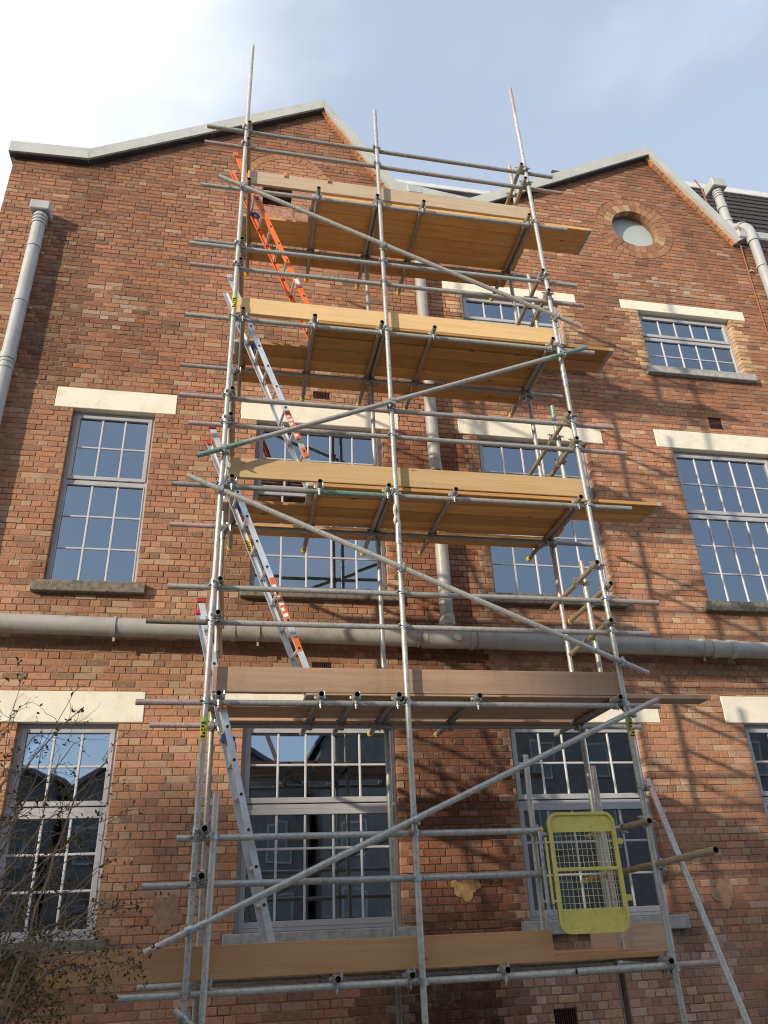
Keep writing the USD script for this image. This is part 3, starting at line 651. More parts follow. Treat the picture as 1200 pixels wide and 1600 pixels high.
# ------------------------------------------------------------------ scaffold
YF, YLG, YI = -2.15, -2.10, -1.20          # front standards, front ledgers, inner row
R_T = 0.02415
LZ = {1: 1.20, 2: 3.20, 3: 5.19, 4: 7.185, 5: 9.115}
sc = thing('scaffold_tower', 'five-lift galvanised tube scaffold with timber decks standing against the brick gable', 'scaffold', (0, 0, 0))
GREY = np.array((0.415, 0.41, 0.375))
PINK = np.array((0.49, 0.37, 0.345)); GREEN = np.array((0.17, 0.29, 0.24)); TAN = np.array((0.36, 0.30, 0.20))
def tube(name, p, q, base=None, a=None, b=None, la=0.35, lb=0.35, label=None, cap=None, m='tube'):
    p, q = np.array(p, float), np.array(q, float); Ln = np.linalg.norm(q-p)
    ts = sorted(set([0, min(0.02, 0.01), min(0.45, la/Ln), min(0.47, (la+0.12)/Ln), 0.5, max(0.53, 1-(lb+0.12)/Ln), max(0.55, 1-lb/Ln), 0.995, 1]))
    mm = hollow(p, q, R_T, 0.0045, 18, ts)
    bc = GREY*rng.uniform(0.85, 1.12)*np.array((1, 1, rng.uniform(0.92, 1.03))) if base is None else base*rng.uniform(0.9, 1.1)
    cols = []
    for t in ts:
        c = bc*rng.uniform(0.94, 1.05)
        if a is not None and t*Ln <= la+0.01: c = a
        if b is not None and (1-t)*Ln <= lb+0.01: c = b
        cols += [c]*18
    k = len(cols); cols = cols + [np.array((0.06, 0.055, 0.05))]*k
    pr = obj(name, mm, M[m], sc, label=label, smooth=40, colors=np.array(cols))
    if cap:
        d = (q-p)/Ln
        for e in cap:
            c = p if e == 'a' else q; s = -1 if e == 'a' else 1
            obj('end_cap', cat_(rod(c-d*s*0.035, c+d*s*0.012, R_T+0.005, 14)), M['cap'], pr, smooth=40)
    return pr
def coupler(c, d1, d2, o1=(0, 0, 0), o2=(0, 0, 0), swivel=False):
    """right-angle coupler: a clamp round each of two tubes, a saddle between them and two bolts with nuts"""
    c = np.array(c, float); d1 = np.array(d1, float)/np.linalg.norm(d1); d2 = np.array(d2, float)/np.linalg.norm(d2)
    c1, c2 = c+np.array(o1), c+np.array(o2); sep = c2-c1
    n = sep/np.linalg.norm(sep) if np.linalg.norm(sep) > 1e-6 else np.cross(d1, d2)
    ms = []
    for cc, d in ((c1, d1), (c2, d2)):
        ms.append(hollow(cc-d*0.024, cc+d*0.024, R_T+0.0085, 0.0075, 14))
        u = np.cross(d, n); u = u/(np.linalg.norm(u)+1e-9)
        for s in (1, -1):
            ear = cc+u*s*(R_T+0.012); ms.append(rod(ear-n*0.012, ear+n*0.012, 0.013, 8))
        bolt = cc+u*(R_T+0.016); far = n if cc is c2 else -n
        ms.append(rod(bolt-far*0.014, bolt+far*0.050, 0.0062, 6)); ms.append(rod(bolt+far*0.016, bolt+far*0.030, 0.0125, 6))
    hw = max(0.020, np.linalg.norm(sep)/2-R_T)
    ms.append(rod((c1+c2)/2-n*hw, (c1+c2)/2+n*hw, 0.024 if hw < 0.03 else 0.016, 10))
    obj('coupler', cat_(*ms), M['fitting'], sc, smooth=40)

XS = lambda k, z: {0: -0.208+0.0036*max(0, z-1.2), 1: 1.453-0.0045*max(0, z-1.2), 2: 3.418-0.0078*max(0, z-1.2)}[k]
TOPZ = [11.75, 10.79, 11.70]
# front standards, each in two lengths with a sleeve
for k in range(3):
    z0, zj, z1 = 0.0, (3.95, 4.78, 6.75)[k], TOPZ[k]
    a = (XS(k, 0), YF, 0.0); jn = (XS(k, zj), YF, zj); b = (XS(k, z1), YF, z1)
    tube('standard', a, jn, b=PINK if k == 0 else None, lb=0.6)
    tube('standard', jn, b, a=PINK*1.15 if k == 0 else None, la=0.5, b=PINK if k == 2 else None, lb=0.5, base=GREY*1.15)
    obj('sleeve', hollow((jn[0], YF, zj-0.12), (jn[0], YF, zj+0.12), R_T+0.005, 0.004, 16), M['fitting'], sc, smooth=40)
# inner standards
XI = {0: -0.165, 1: 1.44, 2: 3.385}
for k in range(3):
    tube('standard', (XI[k]+0.02, YI, 0.0), (XI[k]-0.01, YI, 5.2), base=GREY*0.95, b=PINK if k == 2 else None, lb=0.8)
    tube('standard', (XI[k]-0.01, YI, 5.2), (XI[k]-0.03, YI, 9.42), base=GREY*1.05, a=PINK if k == 1 else None, la=0.5)
    obj('sleeve', hollow((XI[k]-0.01, YI, 5.08), (XI[k]-0.01, YI, 5.32), R_T+0.005, 0.004, 16), M['fitting'], sc, smooth=40)
# ledgers, guard rails: (x0, x1) per lift
ledx = {1: (-0.656, 3.40), 2: (-0.741, 3.749), 3: (-0.626, 3.874), 4: (-0.668, 3.813), 5: (-0.649, 3.788)}
inx = {1: (-0.60, 3.75), 2: (-0.70, 4.0), 3: (-0.70, 3.85), 4: (-0.76, 3.78), 5: (-0.745, 3.82)}
lend = {1: (None, None), 2: (PINK, PINK*0.9), 3: (TAN, None), 4: (None, PINK), 5: (None, None)}
for l, z in LZ.items():
    if l == 3:
        tube('ledger', (ledx[l][0], YLG, z), (1.43, YLG, z), base=GREY*0.8, b=GREEN, lb=0.75)
        tube('ledger', (1.43, YLG, z), (ledx[l][1], YLG, z+0.01), base=GREY*0.9)
    elif l == 1:
        tube('ledger', (ledx[l][0], YLG, z), (ledx[l][1], YLG, z+0.005))
        tube('ledger', (2.62, YLG-0.052, z+0.01), (3.78, YLG-0.052, z+0.02), b=PINK*0.8)
    else:
        tube('ledger', (ledx[l][0], YLG, z), (ledx[l][1], YLG, z), a=lend[l][0], la=0.5, b=lend[l][1])
    tube('ledger', (inx[l][0], YI-0.048, z+0.01), (inx[l][1], YI-0.048, z+0.005), a=PINK if l in (2, 3) else None, base=GREY*0.9)
    for k in range(3):
        x = XS(k, z)
        coupler((x, YF, z), (0, 0, 1), (1, 0, 0), (0, 0, 0), (0, 0.05, 0))
        coupler((XI[k], YI, z), (0, 0, 1), (1, 0, 0), (0, 0, 0), (0, -0.048, 0))
rails = {1: [(-0.345, 2.494, 2.192), (-0.558, 2.478, 1.878)], 2: [(-0.583, 3.953, 4.19), (-0.73, 3.793, 3.875)], 3: [(-0.65, 3.862, 6.178), (-0.536, 3.947, 5.862)],
         4: [(-0.707, 3.767, 8.188), (-0.676, 3.808, 7.884)], 5: [(-0.643, 3.736, 10.09), (-0.654, 3.816, 9.805)]}
rend = {(2, 0): (None, PINK), (2, 1): (TAN*0.6, None), (3, 0): (PINK*0.9, PINK), (3, 1): (PINK, PINK), (4, 0): (None, None), (4, 1): (PINK*0.9, PINK), (5, 0): (None, None), (5, 1): (PINK*0.8, PINK*0.8)}
for l, rs in rails.items():
    for i, (x0, x1, z) in enumerate(rs):
        e = rend.get((l, i), (None, None)); tilt = {5: -0.012}.get(l, 0.0)
        tube('guard_rail', (x0, YLG, z+ (0.04 if l == 5 else 0)), (x1, YLG, z-(0.035 if l == 5 else 0)), a=e[0], b=e[1], la=0.55, lb=0.5, cap='b' if l == 1 else None, base=GREY*(0.85 if l == 5 else 1.0))
        for k in range(3 if l > 1 else 2):
            coupler((XS(k, z), YF, z), (0, 0, 1), (1, 0, 0), (0, 0, 0), (0, 0.05, 0))
# transoms
TX = {1: [-0.08, 0.83, 1.36, 2.07, 3.36], 2: [-0.10, 0.715, 1.009, 1.36, 2.054, 3.33], 3: [-0.10, 0.704, 1.357, 2.012, 3.29], 4: [-0.09, 0.65, 1.365, 1.94, 3.29], 5: [-0.11, 0.688, 1.38, 1.942, 3.265]}
TY = -0.68
for l, xs in TX.items():
    for i, x in enumerate(xs):
        z = LZ[l]+0.0485
        tube('transom', (x, -2.22, z), (x+rng.normal(0, 0.012), TY+rng.uniform(-0.06, 0.04), z), base=(TAN*0.9 if rng.random() < 0.35 else GREY*0.8), cap='b' if l > 2 or rng.random() < 0.3 else None)
        coupler((x, YLG, LZ[l]), (1, 0, 0), (0, 1, 0), (0, 0, 0), (0, 0, 0.0485))
        coupler((x, YI-0.048, LZ[l]), (1, 0, 0), (0, 1, 0), (0, 0, 0), (0, 0, 0.0485))
# short under-tube beside middle and right standards (doubled transoms)
for l in (2, 3, 4, 5):
    for x in (TX[l][-3 if l > 1 else 2]+0.054, TX[l][-1]+0.054):
        tube('transom', (x, -2.075, LZ[l]+0.0485), (x, -1.10, LZ[l]+0.0485), base=GREY*0.7)
# end guard rails (returns)
RET = {2: [(3.325, 4.52), (3.425, 4.31), (3.36, 3.945)], 3: [(3.315, 6.23), (3.345, 5.915)], 4: [(3.30, 8.235), (3.33, 7.93)], 5: [(3.265, 10.04), (3.285, 9.79)], 1: [(3.375, 2.235)]}
for l, rs in RET.items():
    for i, (x, z) in enumerate(rs):
        tube('end_rail', (x, -2.245, z), (x+0.03, -0.98 - (0.2 if i else 0.0), z), base=TAN, cap='b' if (l, i) == (2, 1) else None)
        coupler((x, YF, z), (0, 0, 1), (0, 1, 0), (XS(2, z)-x, 0, 0), (0, 0, 0))
for l, z0 in LZ.items():
    for dz in ((1.02, 0.72) if l > 1 else (1.045, 0.73)):
        tube('end_rail', (-0.145, -2.235, z0+dz), (-0.13, -1.0, z0+dz), base=TAN*0.9)
        coupler((-0.145, YF, z0+dz), (0, 0, 1), (0, 1, 0), (-0.055, 0, 0), (0, 0, 0))
tube('end_rail', (3.425, -3.02, 1.955), (3.40, -0.75, 1.865), base=TAN*1.05, b=np.array((0.7, 0.5, 0.1)), lb=0.1, label='long rusty tan tube sticking out towards the viewer')
coupler((3.415, YF, 1.915), (0, 0, 1), (0, 1, 0), (0, 0, 0), (0.045, 0, 0.0))
# short uprights carrying the end rails
for l, ztop, c in ((2, 4.75, PINK), (3, 6.66, GREEN*1.3), (4, 8.64, None), (5, 10.62, PINK), (1, 2.75, PINK)):
    x = {2: 3.42, 3: 3.385, 4: 3.36, 5: 3.345, 1: 3.20}[l]
    tube('puncheon', (x, -1.75, LZ[l]+0.12), (x-0.01, -1.75, ztop), base=np.array((0.50, 0.48, 0.40)), b=c, lb=0.2, a=PINK if l == 1 else None, la=0.5)
    for (rx, rz) in RET[l][:2]: coupler((x, -1.75, rz), (0, 0, 1), (0, 1, 0), (0, 0, 0), (rx-x, 0, 0))
# left short upright, gate post, raker, leg under the deck, foot brace
tube('puncheon', (-0.083, -2.215, 0.9), (-0.075, -2.215, 2.49), base=GREY*1.1)
coupler((-0.08, -2.215, 2.19), (0, 0, 1), (1, 0, 0), (0, 0, 0), (0, 0.1, 0))
tube('gate_post', (2.455, -2.005, 1.32), (2.475, -2.005, 2.80), base=GREY*1.05)
for z in (2.19, 1.88): coupler((2.465, -2.05, z), (0, 0, 1), (1, 0, 0), (0, 0.045, 0), (0, -0.05, 0))
tube('raker', (3.44, -2.215, 2.56), (3.66, -2.95, 0.0), a=PINK, la=0.3, base=GREY*1.05)
coupler((3.425, -2.17, 2.50), (0, 0, 1), (0.07, -0.24, -0.85), (0, 0.02, 0), (0.02, -0.045, 0))
tube('leg', (3.25, -1.6, 0.0), (3.235, -1.6, 1.17), base=np.array((0.16, 0.09, 0.06)), label='rusty brown short leg under the lowest deck')
tube('leg', (1.45, -1.25, 0.0), (1.45, -1.25, 1.1), base=GREY*0.6)
tube('foot_brace', (-0.27, -2.22, 1.125), (0.75, -2.22, 0.30), a=PINK*1.1, la=0.06)
coupler((-0.20, -2.19, 1.07), (0, 0, 1), (1.02, 0, -0.82), (0, 0.03, 0), (0, -0.03, 0))
# facade braces in front
YB = -2.22
for p, q, g in (((-0.494, 1.463), (3.68, 3.234), (PINK*1.1, PINK)), ((-0.50, 5.22), (3.636, 3.463), (None, PINK)), ((-0.425, 5.429), (3.665, 7.148), (GREEN, GREEN)), ((-0.449, 9.148), (3.654, 7.449), (None, PINK))):
    tube('brace', (p[0], YB, p[1]), (q[0], YB, q[1]), a=g[0], b=g[1], la=0.12 if g[0] is not GREEN else 0.4, lb=0.12 if g[1] is not GREEN else 0.42, base=GREY*1.02)
    for k in range(3):
        x = XS(k, 4); z = p[1]+(q[1]-p[1])*(x-p[0])/(q[0]-p[0]); x = XS(k, z)
        coupler((x, YF, z), (0, 0, 1), (q[0]-p[0], 0, q[1]-p[1]), (0, 0, 0), (0, YB-YF, 0))
# boards
BT = 0.038
ROWS = [(-2.07, -1.865), (-1.86, -1.655), (-1.65, -1.445), (-1.44, -1.245)]
def board(name, x0, x1, y0, y1, z, m, band=True, sag=0.0):
    dz = rng.uniform(0, 0.011); y0 += rng.uniform(0, 0.006); y1 -= rng.uniform(0, 0.006); b = cbx(x0, x1, y0, y1, z+dz, z+BT+dz, 0.004)
    pr = obj(name, b, M[m], sc)
    if band:
        for xa in ((x0, x1) if x1 > 3.6 else (x0,)):
            xa0, xa1 = (xa-0.001, xa+0.05) if xa == x0 else (xa-0.05, xa+0.001)
            obj('end_band', cbx(xa0, xa1, y0-0.0012, y1+0.0012, z+dz-0.0012, z+BT+dz+0.0012, 0.003), M['band'], pr)
    return pr
for l, z0 in LZ.items():
    zb = z0+0.0485+R_T
    dm = 'wood_deck' if l > 2 else 'wood_old' if l == 2 else 'wood_low'
    for i, (y0, y1) in enumerate(ROWS):
        hatch = i < 2 and l > 1
        x0 = 0.615+rng.uniform(-0.01, 0.01) if hatch else -0.20+rng.uniform(-0.03, 0.03)
        xr = 3.40+rng.uniform(-0.02, 0.04)
        proj_rows = {5: (0, 1), 4: (0, 1), 3: (0, 1), 2: (0,), 1: ()}[l]
        if i in proj_rows: xr = {5: 4.15, 4: 4.09, 3: (4.25, 4.21)[i], 2: 4.29}[l] if l != 2 else 4.29
        board('deck_board', x0, xr, y0, y1, zb, dm)
    board('deck_board', -0.22, 3.36+rng.uniform(-0.05, 0.02), -1.165, -0.94, zb-0.004, dm)
toes = {1: (-1.19, 2.495, 1.278, 'wood_low'), 2: (-0.163, 3.45, 3.295, 'wood_old'), 3: (-0.14, 3.40, 5.315, 'wood_new'), 4: (-0.165, 3.395, 7.305, 'wood_new'), 5: (-0.13, 3.355, 9.265, 'wood_pale')}
for l, (x0, x1, z, m) in toes.items():
    b = cbx(x0, x1, -0.019, 0.019, 0, 0.212, 0.004)
    sl = {5: -0.024, 4: -0.012, 3: 0.006, 2: 0.004, 1: 0}[l]; v = b.vertices.copy(); v[:, 2] += z+(v[:, 0]-x0)/(x1-x0)*sl+0.012*(l == 5); v[:, 1] += -2.055; b.vertices = v
    pr = obj('toe_board', b, M[m], sc, label={1: None, 2: 'weathered brown toe board', 3: 'clean yellow toe board', 4: 'clean yellow toe board', 5: 'bleached toe board of the top deck'}[l])
b = cbx(3.17, 3.93, -1.26, -1.222, 1.27, 1.50, 0.004); obj('toe_board', b, M['wood_old'], sc, label='short toe board behind the yellow gate')
# two wooden pegs on the top toe board
for x in (0.30, 0.82):
    obj('peg', cbx(x-0.012, x+0.012, -2.10, -2.07, 9.44, 9.50, 0.003), M['wood_deck'], sc)
# inspection tags: sleeves of printed film round the standards
for k, z in ((0, 2.98), (0, 7.35), (2, 2.99)):
    x = XS(k, z)
    tg = obj('inspection_tag', cat_(hollow((x, YF, z-0.085), (x, YF, z+0.085), R_T+0.004, 0.003, 14)), M['yellow_label'], sc, smooth=40)
    obj('tag_edge', hollow((x, YF, z+0.03), (x, YF, z+0.088), R_T+0.0055, 0.003, 14), M['tag_green'], tg, smooth=40)
    obj('tag_print', cat_(*[bx(x-0.02+0.012*(j % 3), x-0.013+0.012*(j % 3)+0.004, YF-R_T-0.0062, YF-R_T+0.006, z-0.07+0.026*(j//3), z-0.055+0.026*(j//3)) for j in range(15) if j % 4 != 3]), M['black_print'], tg)
obj('film_wrap', cat_(polytube([(1.415, YF-0.015, 5.06), (1.405, YF-0.03, 5.0), (1.412, YF-0.015, 4.94), (1.402, YF-0.03, 4.89), (1.41, YF-0.02, 4.85)], [0.012, 0.016, 0.010, 0.015, 0.005], 7)), M['film'], sc)
# gate
gx0, gx1, gz0, gz1, gy = 2.515, 3.085, 1.455, 2.315, -2.20
def rrect(x0, x1, z0, z1, r): return sbox(x0+r, z0+r, x1-r, z1-r).buffer(r, 10)
H = gz1-gz0
outer = rrect(gx0, gx1, gz0, gz1, 0.085); zt_, zm_, zb_ = gz1-0.172*H, gz1-0.485*H, gz1-0.804*H
ap = sbox(gx0+0.035, zb_, gx1-0.035, zm_-0.013).union(sbox(gx0+0.035, zm_+0.013, gx1-0.035, zt_))
rim = outer.difference(outer.buffer(-0.022))
gt = obj('gate', cat_(prism(outer.difference(ap), gy-0.002, gy+0.006), prism(rim, gy-0.014, gy+0.014), cbx(gx0+0.02, gx1-0.02, gy-0.013, gy+0.013, zm_-0.013, zm_+0.013), prism(sbox(gx0+0.015, zb_-0.01, gx0+0.035, zt_+0.01).union(sbox(gx1-0.035, zb_-0.01, gx1-0.015, zt_+0.01)), gy-0.011, gy+0.011)), M['gate'], sc, label='yellow steel ladder gate with wire mesh')
def shear(m):  # the gate hangs slightly out of square
    return m
for k in range(12):
    x = gx0+0.035+(gx1-gx0-0.07)*(k+0.8)/12.4
    obj('mesh_wire', rod((x, gy+0.009, zb_-0.005), (x, gy+0.009, zt_+0.005), 0.0020, 6), M['wire'], gt)
for a, b_ in ((zb_, zm_-0.013), (zm_+0.013, zt_)):
    for k in range(5):
        z = a+(b_-a)*(k+0.75)/5.3
        obj('mesh_wire', rod((gx0+0.03, gy+0.014, z), (gx1-0.03, gy+0.014, z), 0.0020, 6), M['wire'], gt)
for z in (gz1-0.26*H, gz1-0.73*H): obj('latch_tab', cbx(gx1-0.003, gx1+0.05, gy-0.004, gy+0.004, z-0.022, z+0.022, 0.003), M['gate'], gt)
obj('hinge_rod', cat_(rod((gx0-0.03, gy, gz1-0.21*H), (gx0-0.03, gy, gz1-0.76*H), 0.011, 10), bx(gx0-0.04, gx0+0.012, gy-0.012, gy+0.012, gz1-0.262*H, gz1-0.247*H), bx(gx0-0.04, gx0+0.012, gy-0.012, gy+0.012, gz1-0.745*H, gz1-0.73*H)), M['gate'], gt, smooth=40)
obj('hinge_frame', cat_(cbx(gx0-0.085, gx0-0.06, gy-0.012, gy+0.012, gz1-0.90*H, gz1-0.14*H), cbx(gx0-0.087, gx0-0.02, gy-0.010, gy+0.010, gz1-0.20*H, gz1-0.17*H), cbx(gx0-0.12, gx0-0.06, gy-0.008, gy+0.03, gz1-0.275*H, gz1-0.25*H), cbx(gx0-0.12, gx0-0.06, gy-0.008, gy+0.03, gz1-0.75*H, gz1-0.725*H), rod((gx0-0.03, gy, gz1-0.77*H), (gx0-0.03, gy, gz1-0.84*H), 0.008, 8)), M['fitting'], gt, label='grey hinge bracket', smooth=40)

# ------------------------------------------------------------------ ladders
def ladder(label, x0, z0, x1, z1, yn, yf, m, sticks=(), ties=None, caps=None):
    lo, hi = np.array((x0, 0, z0)), np.array((x1, 0, z1)); d = (hi-lo)/np.linalg.norm(hi-lo); Ln = np.linalg.norm(hi-lo)
    nrm = np.array((d[2], 0, -d[0]))
    t = thing('ladder', label, 'ladder', (x0, (yn+yf)/2, z0), group=None)
    O = np.array((x0, (yn+yf)/2, z0))
    FX = np.array((-0.035, 0, 0))
    def stile(y, s):
        lo_ = lo+(FX if s < 0 else 0)
        # C-section side rail: web and two flanges
        def slab(na, nb, ya, yb):
            c = [lo_+nrm*n_+np.array((0, y+yy, 0)) for n_ in (na, nb) for yy in (ya, yb)]
            c += [p+d*Ln for p in c]
            mm = manifold3d.Manifold.hull_points(np.array(c)-O).to_mesh(); return trimesh.Trimesh(mm.vert_properties[:, :3], mm.tri_verts, process=False)
        return cat_(slab(-0.025, 0.025, -0.0025, 0.0025), slab(0.022, 0.0255, 0.0, 0.024*s), slab(-0.0255, -0.022, 0.0, 0.024*s))
    a = obj('stile', stile(yn, 1), m, t); b = obj('stile', stile(yf, -1), m, t)
    n = int((Ln-0.2)/0.268)
    for k in range(n):
        c = lo+d*(0.15+0.268*k)
        p, q = c+np.array((0, yn-0.006, 0))-O, c+FX+np.array((0, yf+0.006, 0))-O
        obj('rung', cat_(hollow(p, q, 0.0145, 0.003, 12), rod(p+np.array((0, 0.012, 0)), p+np.array((0, 0.014, 0)), 0.0118, 10)), M['alu'], t, smooth=40)
    for k in range(n):
        c = lo+d*(0.15+0.268*k)-O
        obj('rung_end', rod(c+np.array((0, yn-0.0075, 0)), c+np.array((0, yn-0.004, 0)), 0.0125, 10), M['black_print'], a)  # black disc standing in for the shaded hollow inside the rung
    for (f0, f1, mm, face, pm) in sticks:
        y = yn-0.0035 if face == 'n' else yf-0.0035
        def sheet(fa, fb, na, nb, yy):
            c = [lo+(FX if face == 'f' else 0)+d*Ln*ff+nrm*n_+np.array((0, yy+e, 0)) for ff in (fa, fb) for n_ in (na, nb) for e in (0, 0.001)]
            q = manifold3d.Manifold.hull_points(np.array(c)-O).to_mesh(); return trimesh.Trimesh(q.vert_properties[:, :3], q.tri_verts, process=False)
        st = obj('sticker', sheet(f0, f1, -0.023, 0.023, y-0.001), M[mm], a if face == 'n' else b)
        if pm:
            r2 = random.Random(int(f0*1000)); ms = []
            for k in range(6):
                fa = f0+(f1-f0)*(0.12+0.13*k); ms.append(sheet(fa, fa+(f1-f0)*0.075, -0.02, -0.02+0.04*r2.uniform(0.6, 1), y-0.0022))
            obj('sticker_print', cat_(*ms), M[pm], st)
    if caps:
        for y, fx in ((yn, 0), (yf, FX)): obj('top_cap', _cap(hi+fx-O+np.array((0, y, 0))), M[caps], t)
    if ties:
        for (f, y) in ties:
            c = lo+d*Ln*f+np.array((0, y, 0))-O
            ang = np.linspace(0, 2*np.pi, 14)
            obj('rope_tie', cat_(*[polytube([c+np.array((0.055*math.cos(q), 0.04*math.sin(q), o+0.006*math.sin(3*q))) for q in ang], [0.007]*14, 6) for o in (-0.014, 0.0, 0.013)], polytube([c+np.array((0.04, -0.03, 0)), c+np.array((0.065, -0.05, -0.05)), c+np.array((0.06, -0.045, -0.11))], [0.007, 0.006, 0.005], 6)), M['blue'], t, smooth=40)
    return t
def _cap(c):
    return trimesh.Trimesh(cbx(-0.036, 0.036, -0.02, 0.02, -0.012, 0.022).vertices+c, cbx(-0.036, 0.036, -0.02, 0.02, -0.012, 0.022).faces, process=False)
YN, YFR = -2.0, -1.70
def ext(xa, za, xb, zb, f): return xa+(xb-xa)*f, za+(zb-za)*f
ladder('aluminium ladder climbing from the lowest deck, orange mark at its top', 0.42, 1.33, -0.30, 4.10, YN, YFR, M['alu'], sticks=[(0.665, 0.70, 'sticker', 'n', None)], ties=[(0.60, -1.72)], caps='red')
ladder('aluminium ladder between second and third decks, yellow label on far rail and red lettering', 0.70, 3.31, -0.32, 5.89, YN, YFR, M['alu'], sticks=[(0.24, 0.40, 'sticker', 'n', 'white_print'), (0.14, 0.19, 'sticker', 'n', None), (0.545, 0.60, 'yellow_label', 'f', 'black_print')], ties=[(0.80, -1.72), (0.735, -1.66)], caps='red')
ladder('aluminium ladder between third and fourth decks, orange stickers low on its near rail', 0.72, 5.30, -0.27, 7.89, YN, YFR, M['alu'], sticks=[(0.20, 0.33, 'sticker', 'n', 'white_print'), (0.12, 0.165, 'sticker', 'n', None)], ties=[(0.735, -1.66)])
ladder('orange fibreglass ladder leading up to the top deck', 0.70, 7.30, -0.30, 9.86, YN, YFR, M['orange'], sticks=[(0.70, 0.72, 'blue', 'n', None), (0.205, 0.245, 'white_print', 'n', None)], ties=[(0.735, -1.68)])

# ------------------------------------------------------------------ climbing shrub, lower left
sh = thing('climbing_shrub', 'straggly leafless climbing shrub with brown twigs in front of the lower left window', 'shrub', (-1.9, -2.6, 0))
SO = np.array((-1.9, -2.6, 0.0)); R = np.random.default_rng(11)
stems, twigs, LVb, LVg = [], [], [], []
def leaf(c, s):
    u = R.normal(size=3); u /= np.linalg.norm(u); w = np.cross(u, R.normal(size=3)); w /= np.linalg.norm(w)
    return np.array([c-u*s, c+w*s*0.45, c+u*s, c-w*s*0.45])
def walk(p, d, n, step, r0, r1, curl, grav=0.0):
    pts = [p.copy()]; d = d/np.linalg.norm(d)
    for i in range(n):
        d = d+R.normal(0, curl, 3)+np.array((0, 0, grav)); d /= np.linalg.norm(d); pts.append(pts[-1]+d*step)
    return np.array(pts), np.linspace(r0, r1, n+1)
for k in range(52):
    base = np.array((R.uniform(-2.3, -1.15), R.uniform(-2.9, -2.4), R.uniform(0.0, 0.9)))
    tx = -2.0+R.beta(1.3, 1.7)*1.75
    top = 3.2-max(0, tx+1.15)*1.95
    tz = top-R.beta(1.1, 2.2)*(top-1.1)
    target = np.array((tx, R.uniform(-3.0, -2.4), tz))
    n = 16; pts = [base]; mid = (base+target)/2+np.array((R.uniform(-0.45, 0.1), 0, R.uniform(0.1, 0.8)))
    ts = np.linspace(0, 1, n); cur = np.array([(1-t)**2*base+2*t*(1-t)*mid+t*t*target for t in ts])+np.cumsum(R.normal(0, 0.02, (n, 3)), 0)
    stems.append(polytube(cur-SO, np.linspace(0.0075, 0.0026, n)*R.uniform(0.7, 1.5), 5))
    for j in range(3, n):
        for rep in range(2):
            if R.random() < 0.6:
                tp, tr = walk(cur[j], cur[j]-cur[j-1]+R.normal(0, 0.13, 3)+np.array((0.04, 0, 0)), 7, R.uniform(0.025, 0.055), 0.0025, 0.0012, 0.3, -0.05)
                twigs.append(polytube(tp-SO, tr, 3))
                low = cur[j][2] < 1.5 and cur[j][0] < -0.85
                dens = R.choice([0.05, 0.12, 0.5])
                for q in tp[1:]:
                    for _ in range(4):
                        if R.random() < dens:
                            c = q+R.normal(0, 0.013, 3)-SO
                            (LVg if R.random() < (0.6 if low else 0.32) else LVb).append(leaf(c, R.uniform(0.009, 0.021)))
# thick low mass
for k in range(15000):
    c = np.array((-1.95+R.beta(1.3, 1.6)*1.15, R.uniform(-2.95, -2.3), R.beta(1.3, 1.5)*1.62))
    if meshkit.noise(np.array([c*5.0]), 3)[0] > 0.45 and c[2] < 1.62-1.0*max(0, c[0]+1.3): (LVg if R.random() < 0.62 else LVb).append(leaf(c-SO, R.uniform(0.008, 0.019)))
def quads(Q):
    Q = np.array(Q); n = len(Q); f = np.arange(n*4).reshape(n, 4); return (Q.reshape(-1, 3), np.concatenate([f[:, [0, 1, 2]], f[:, [0, 2, 3]]]))
for i, s in enumerate(stems): obj('stem', s, M['stem'], sh, smooth=40)
obj('twigs', cat_(*twigs), M['stem'], sh, kind='stuff')
obj('dry_leaves', quads(LVb), M['leaf_brown'], sh, kind='stuff')
obj('green_leaves', quads(LVg), M['leaf_green'], sh, kind='stuff')

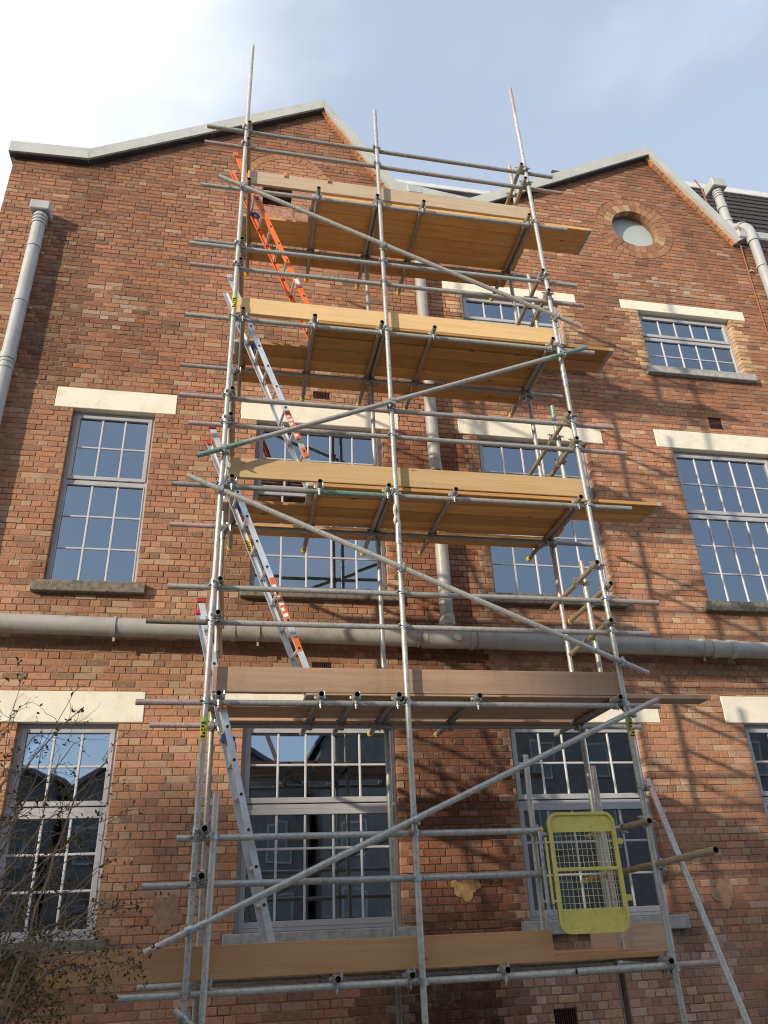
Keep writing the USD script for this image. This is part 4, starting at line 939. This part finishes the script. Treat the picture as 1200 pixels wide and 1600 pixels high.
# ------------------------------------------------------------------ across the yard: what the panes mirror and what shades the wall's foot
def house(name, label, x0, x1, yfront, depth, ze, zr):
    h = thing(name, label, 'house', ((x0+x1)/2, yfront, 0)); o = np.array(((x0+x1)/2, yfront, 0.0))
    a, b = x0-o[0], x1-o[0]
    pts = Polygon([(a, 0), (b, 0), (b, ze), ((a+b)/2, zr), (a, ze)])
    obj('wall', prism(pts, -depth, 0), M['far_brick'], h)
    for s in (-1, 1):
        e = np.array([((a+b)/2, zr+0.05), ((a if s < 0 else b)+s*0.3, ze-0.15)]); 
        obj('roof', prism(Polygon([e[0], e[1], e[1]+(0, 0.2), e[0]+(0, 0.25)]), -depth-0.3, 0.3), M['far_roof'], h)
    nx = max(1, int((b-a)/2.4))
    for i in range(nx):
        for zz in np.arange(1.2, ze-1.5, 2.9):
            xc = a+(b-a)*(i+0.5)/nx
            w = obj('window', cat_(bx(xc-0.55, xc+0.55, 0.0, 0.05, zz, zz+0.08), bx(xc-0.55, xc+0.55, 0.0, 0.05, zz+1.5, zz+1.58), bx(xc-0.55, xc-0.48, 0.0, 0.05, zz+0.08, zz+1.5), bx(xc+0.48, xc+0.55, 0.0, 0.05, zz+0.08, zz+1.5)), M['far_trim'], h)
            obj('pane', bx(xc-0.48, xc+0.48, 0.01, 0.03, zz+0.08, zz+1.5), M['room'], w)
house('terrace_house', 'gabled brick house across the yard seen mirrored in the panes', 4, 12, -27, 9, 8.5, 13.5)
house('terrace_house', 'wide brick house across the yard left of the gabled one', -7, 3.6, -29, 9, 7.0, 10.0)
house('terrace_house', 'broad brick house across the yard right of the gabled one', 12.6, 26, -26, 9, 10.5, 15.0)
house('terrace_house', 'lower brick house across the yard, left of the wide one', -19, -7.4, -29, 9, 7.5, 10.0)
tb = thing('factory_block', 'unseen flat-roofed brick block, added off to the left to shade the foot of the wall', 'building', (-28, -20, 0))  # unseen block added so its roofline shades the lower wall
obj('wall', bx(-16, 16, -12, 0, 0, 13.65), M['far_brick'], tb)
obj('parapet', bx(-16.1, 16.1, -12.1, 0.1, 13.65, 13.9), M['far_trim'], tb)
for x_, w_, h_ in ((-13, 1.2, 1.1), (-9.5, 2.6, 0.5), (-4, 0.9, 1.4), (2.9, 7.0, 1.0), (10.4, 0.8, 1.2), (12, 1.6, 0.9)):  # boxes added along the roof to make the cast shade edge ragged
    obj('chimney', bx(x_, x_+w_, -1.6, -0.4, 13.9, 13.9+h_), M['far_brick'], tb)
for i_ in range(10):
    for zz in (1.2, 4.6, 8.0, 11.4):
        xc = -14.4+3.2*i_
        w = obj('window', cat_(bx(xc-0.9, xc+0.9, 0, 0.06, zz, zz+0.1), bx(xc-0.9, xc+0.9, 0, 0.06, zz+2, zz+2.1)), M['far_trim'], tb)
        obj('pane', bx(xc-0.85, xc+0.85, 0.005, 0.03, zz+0.1, zz+2), M['room'], w)
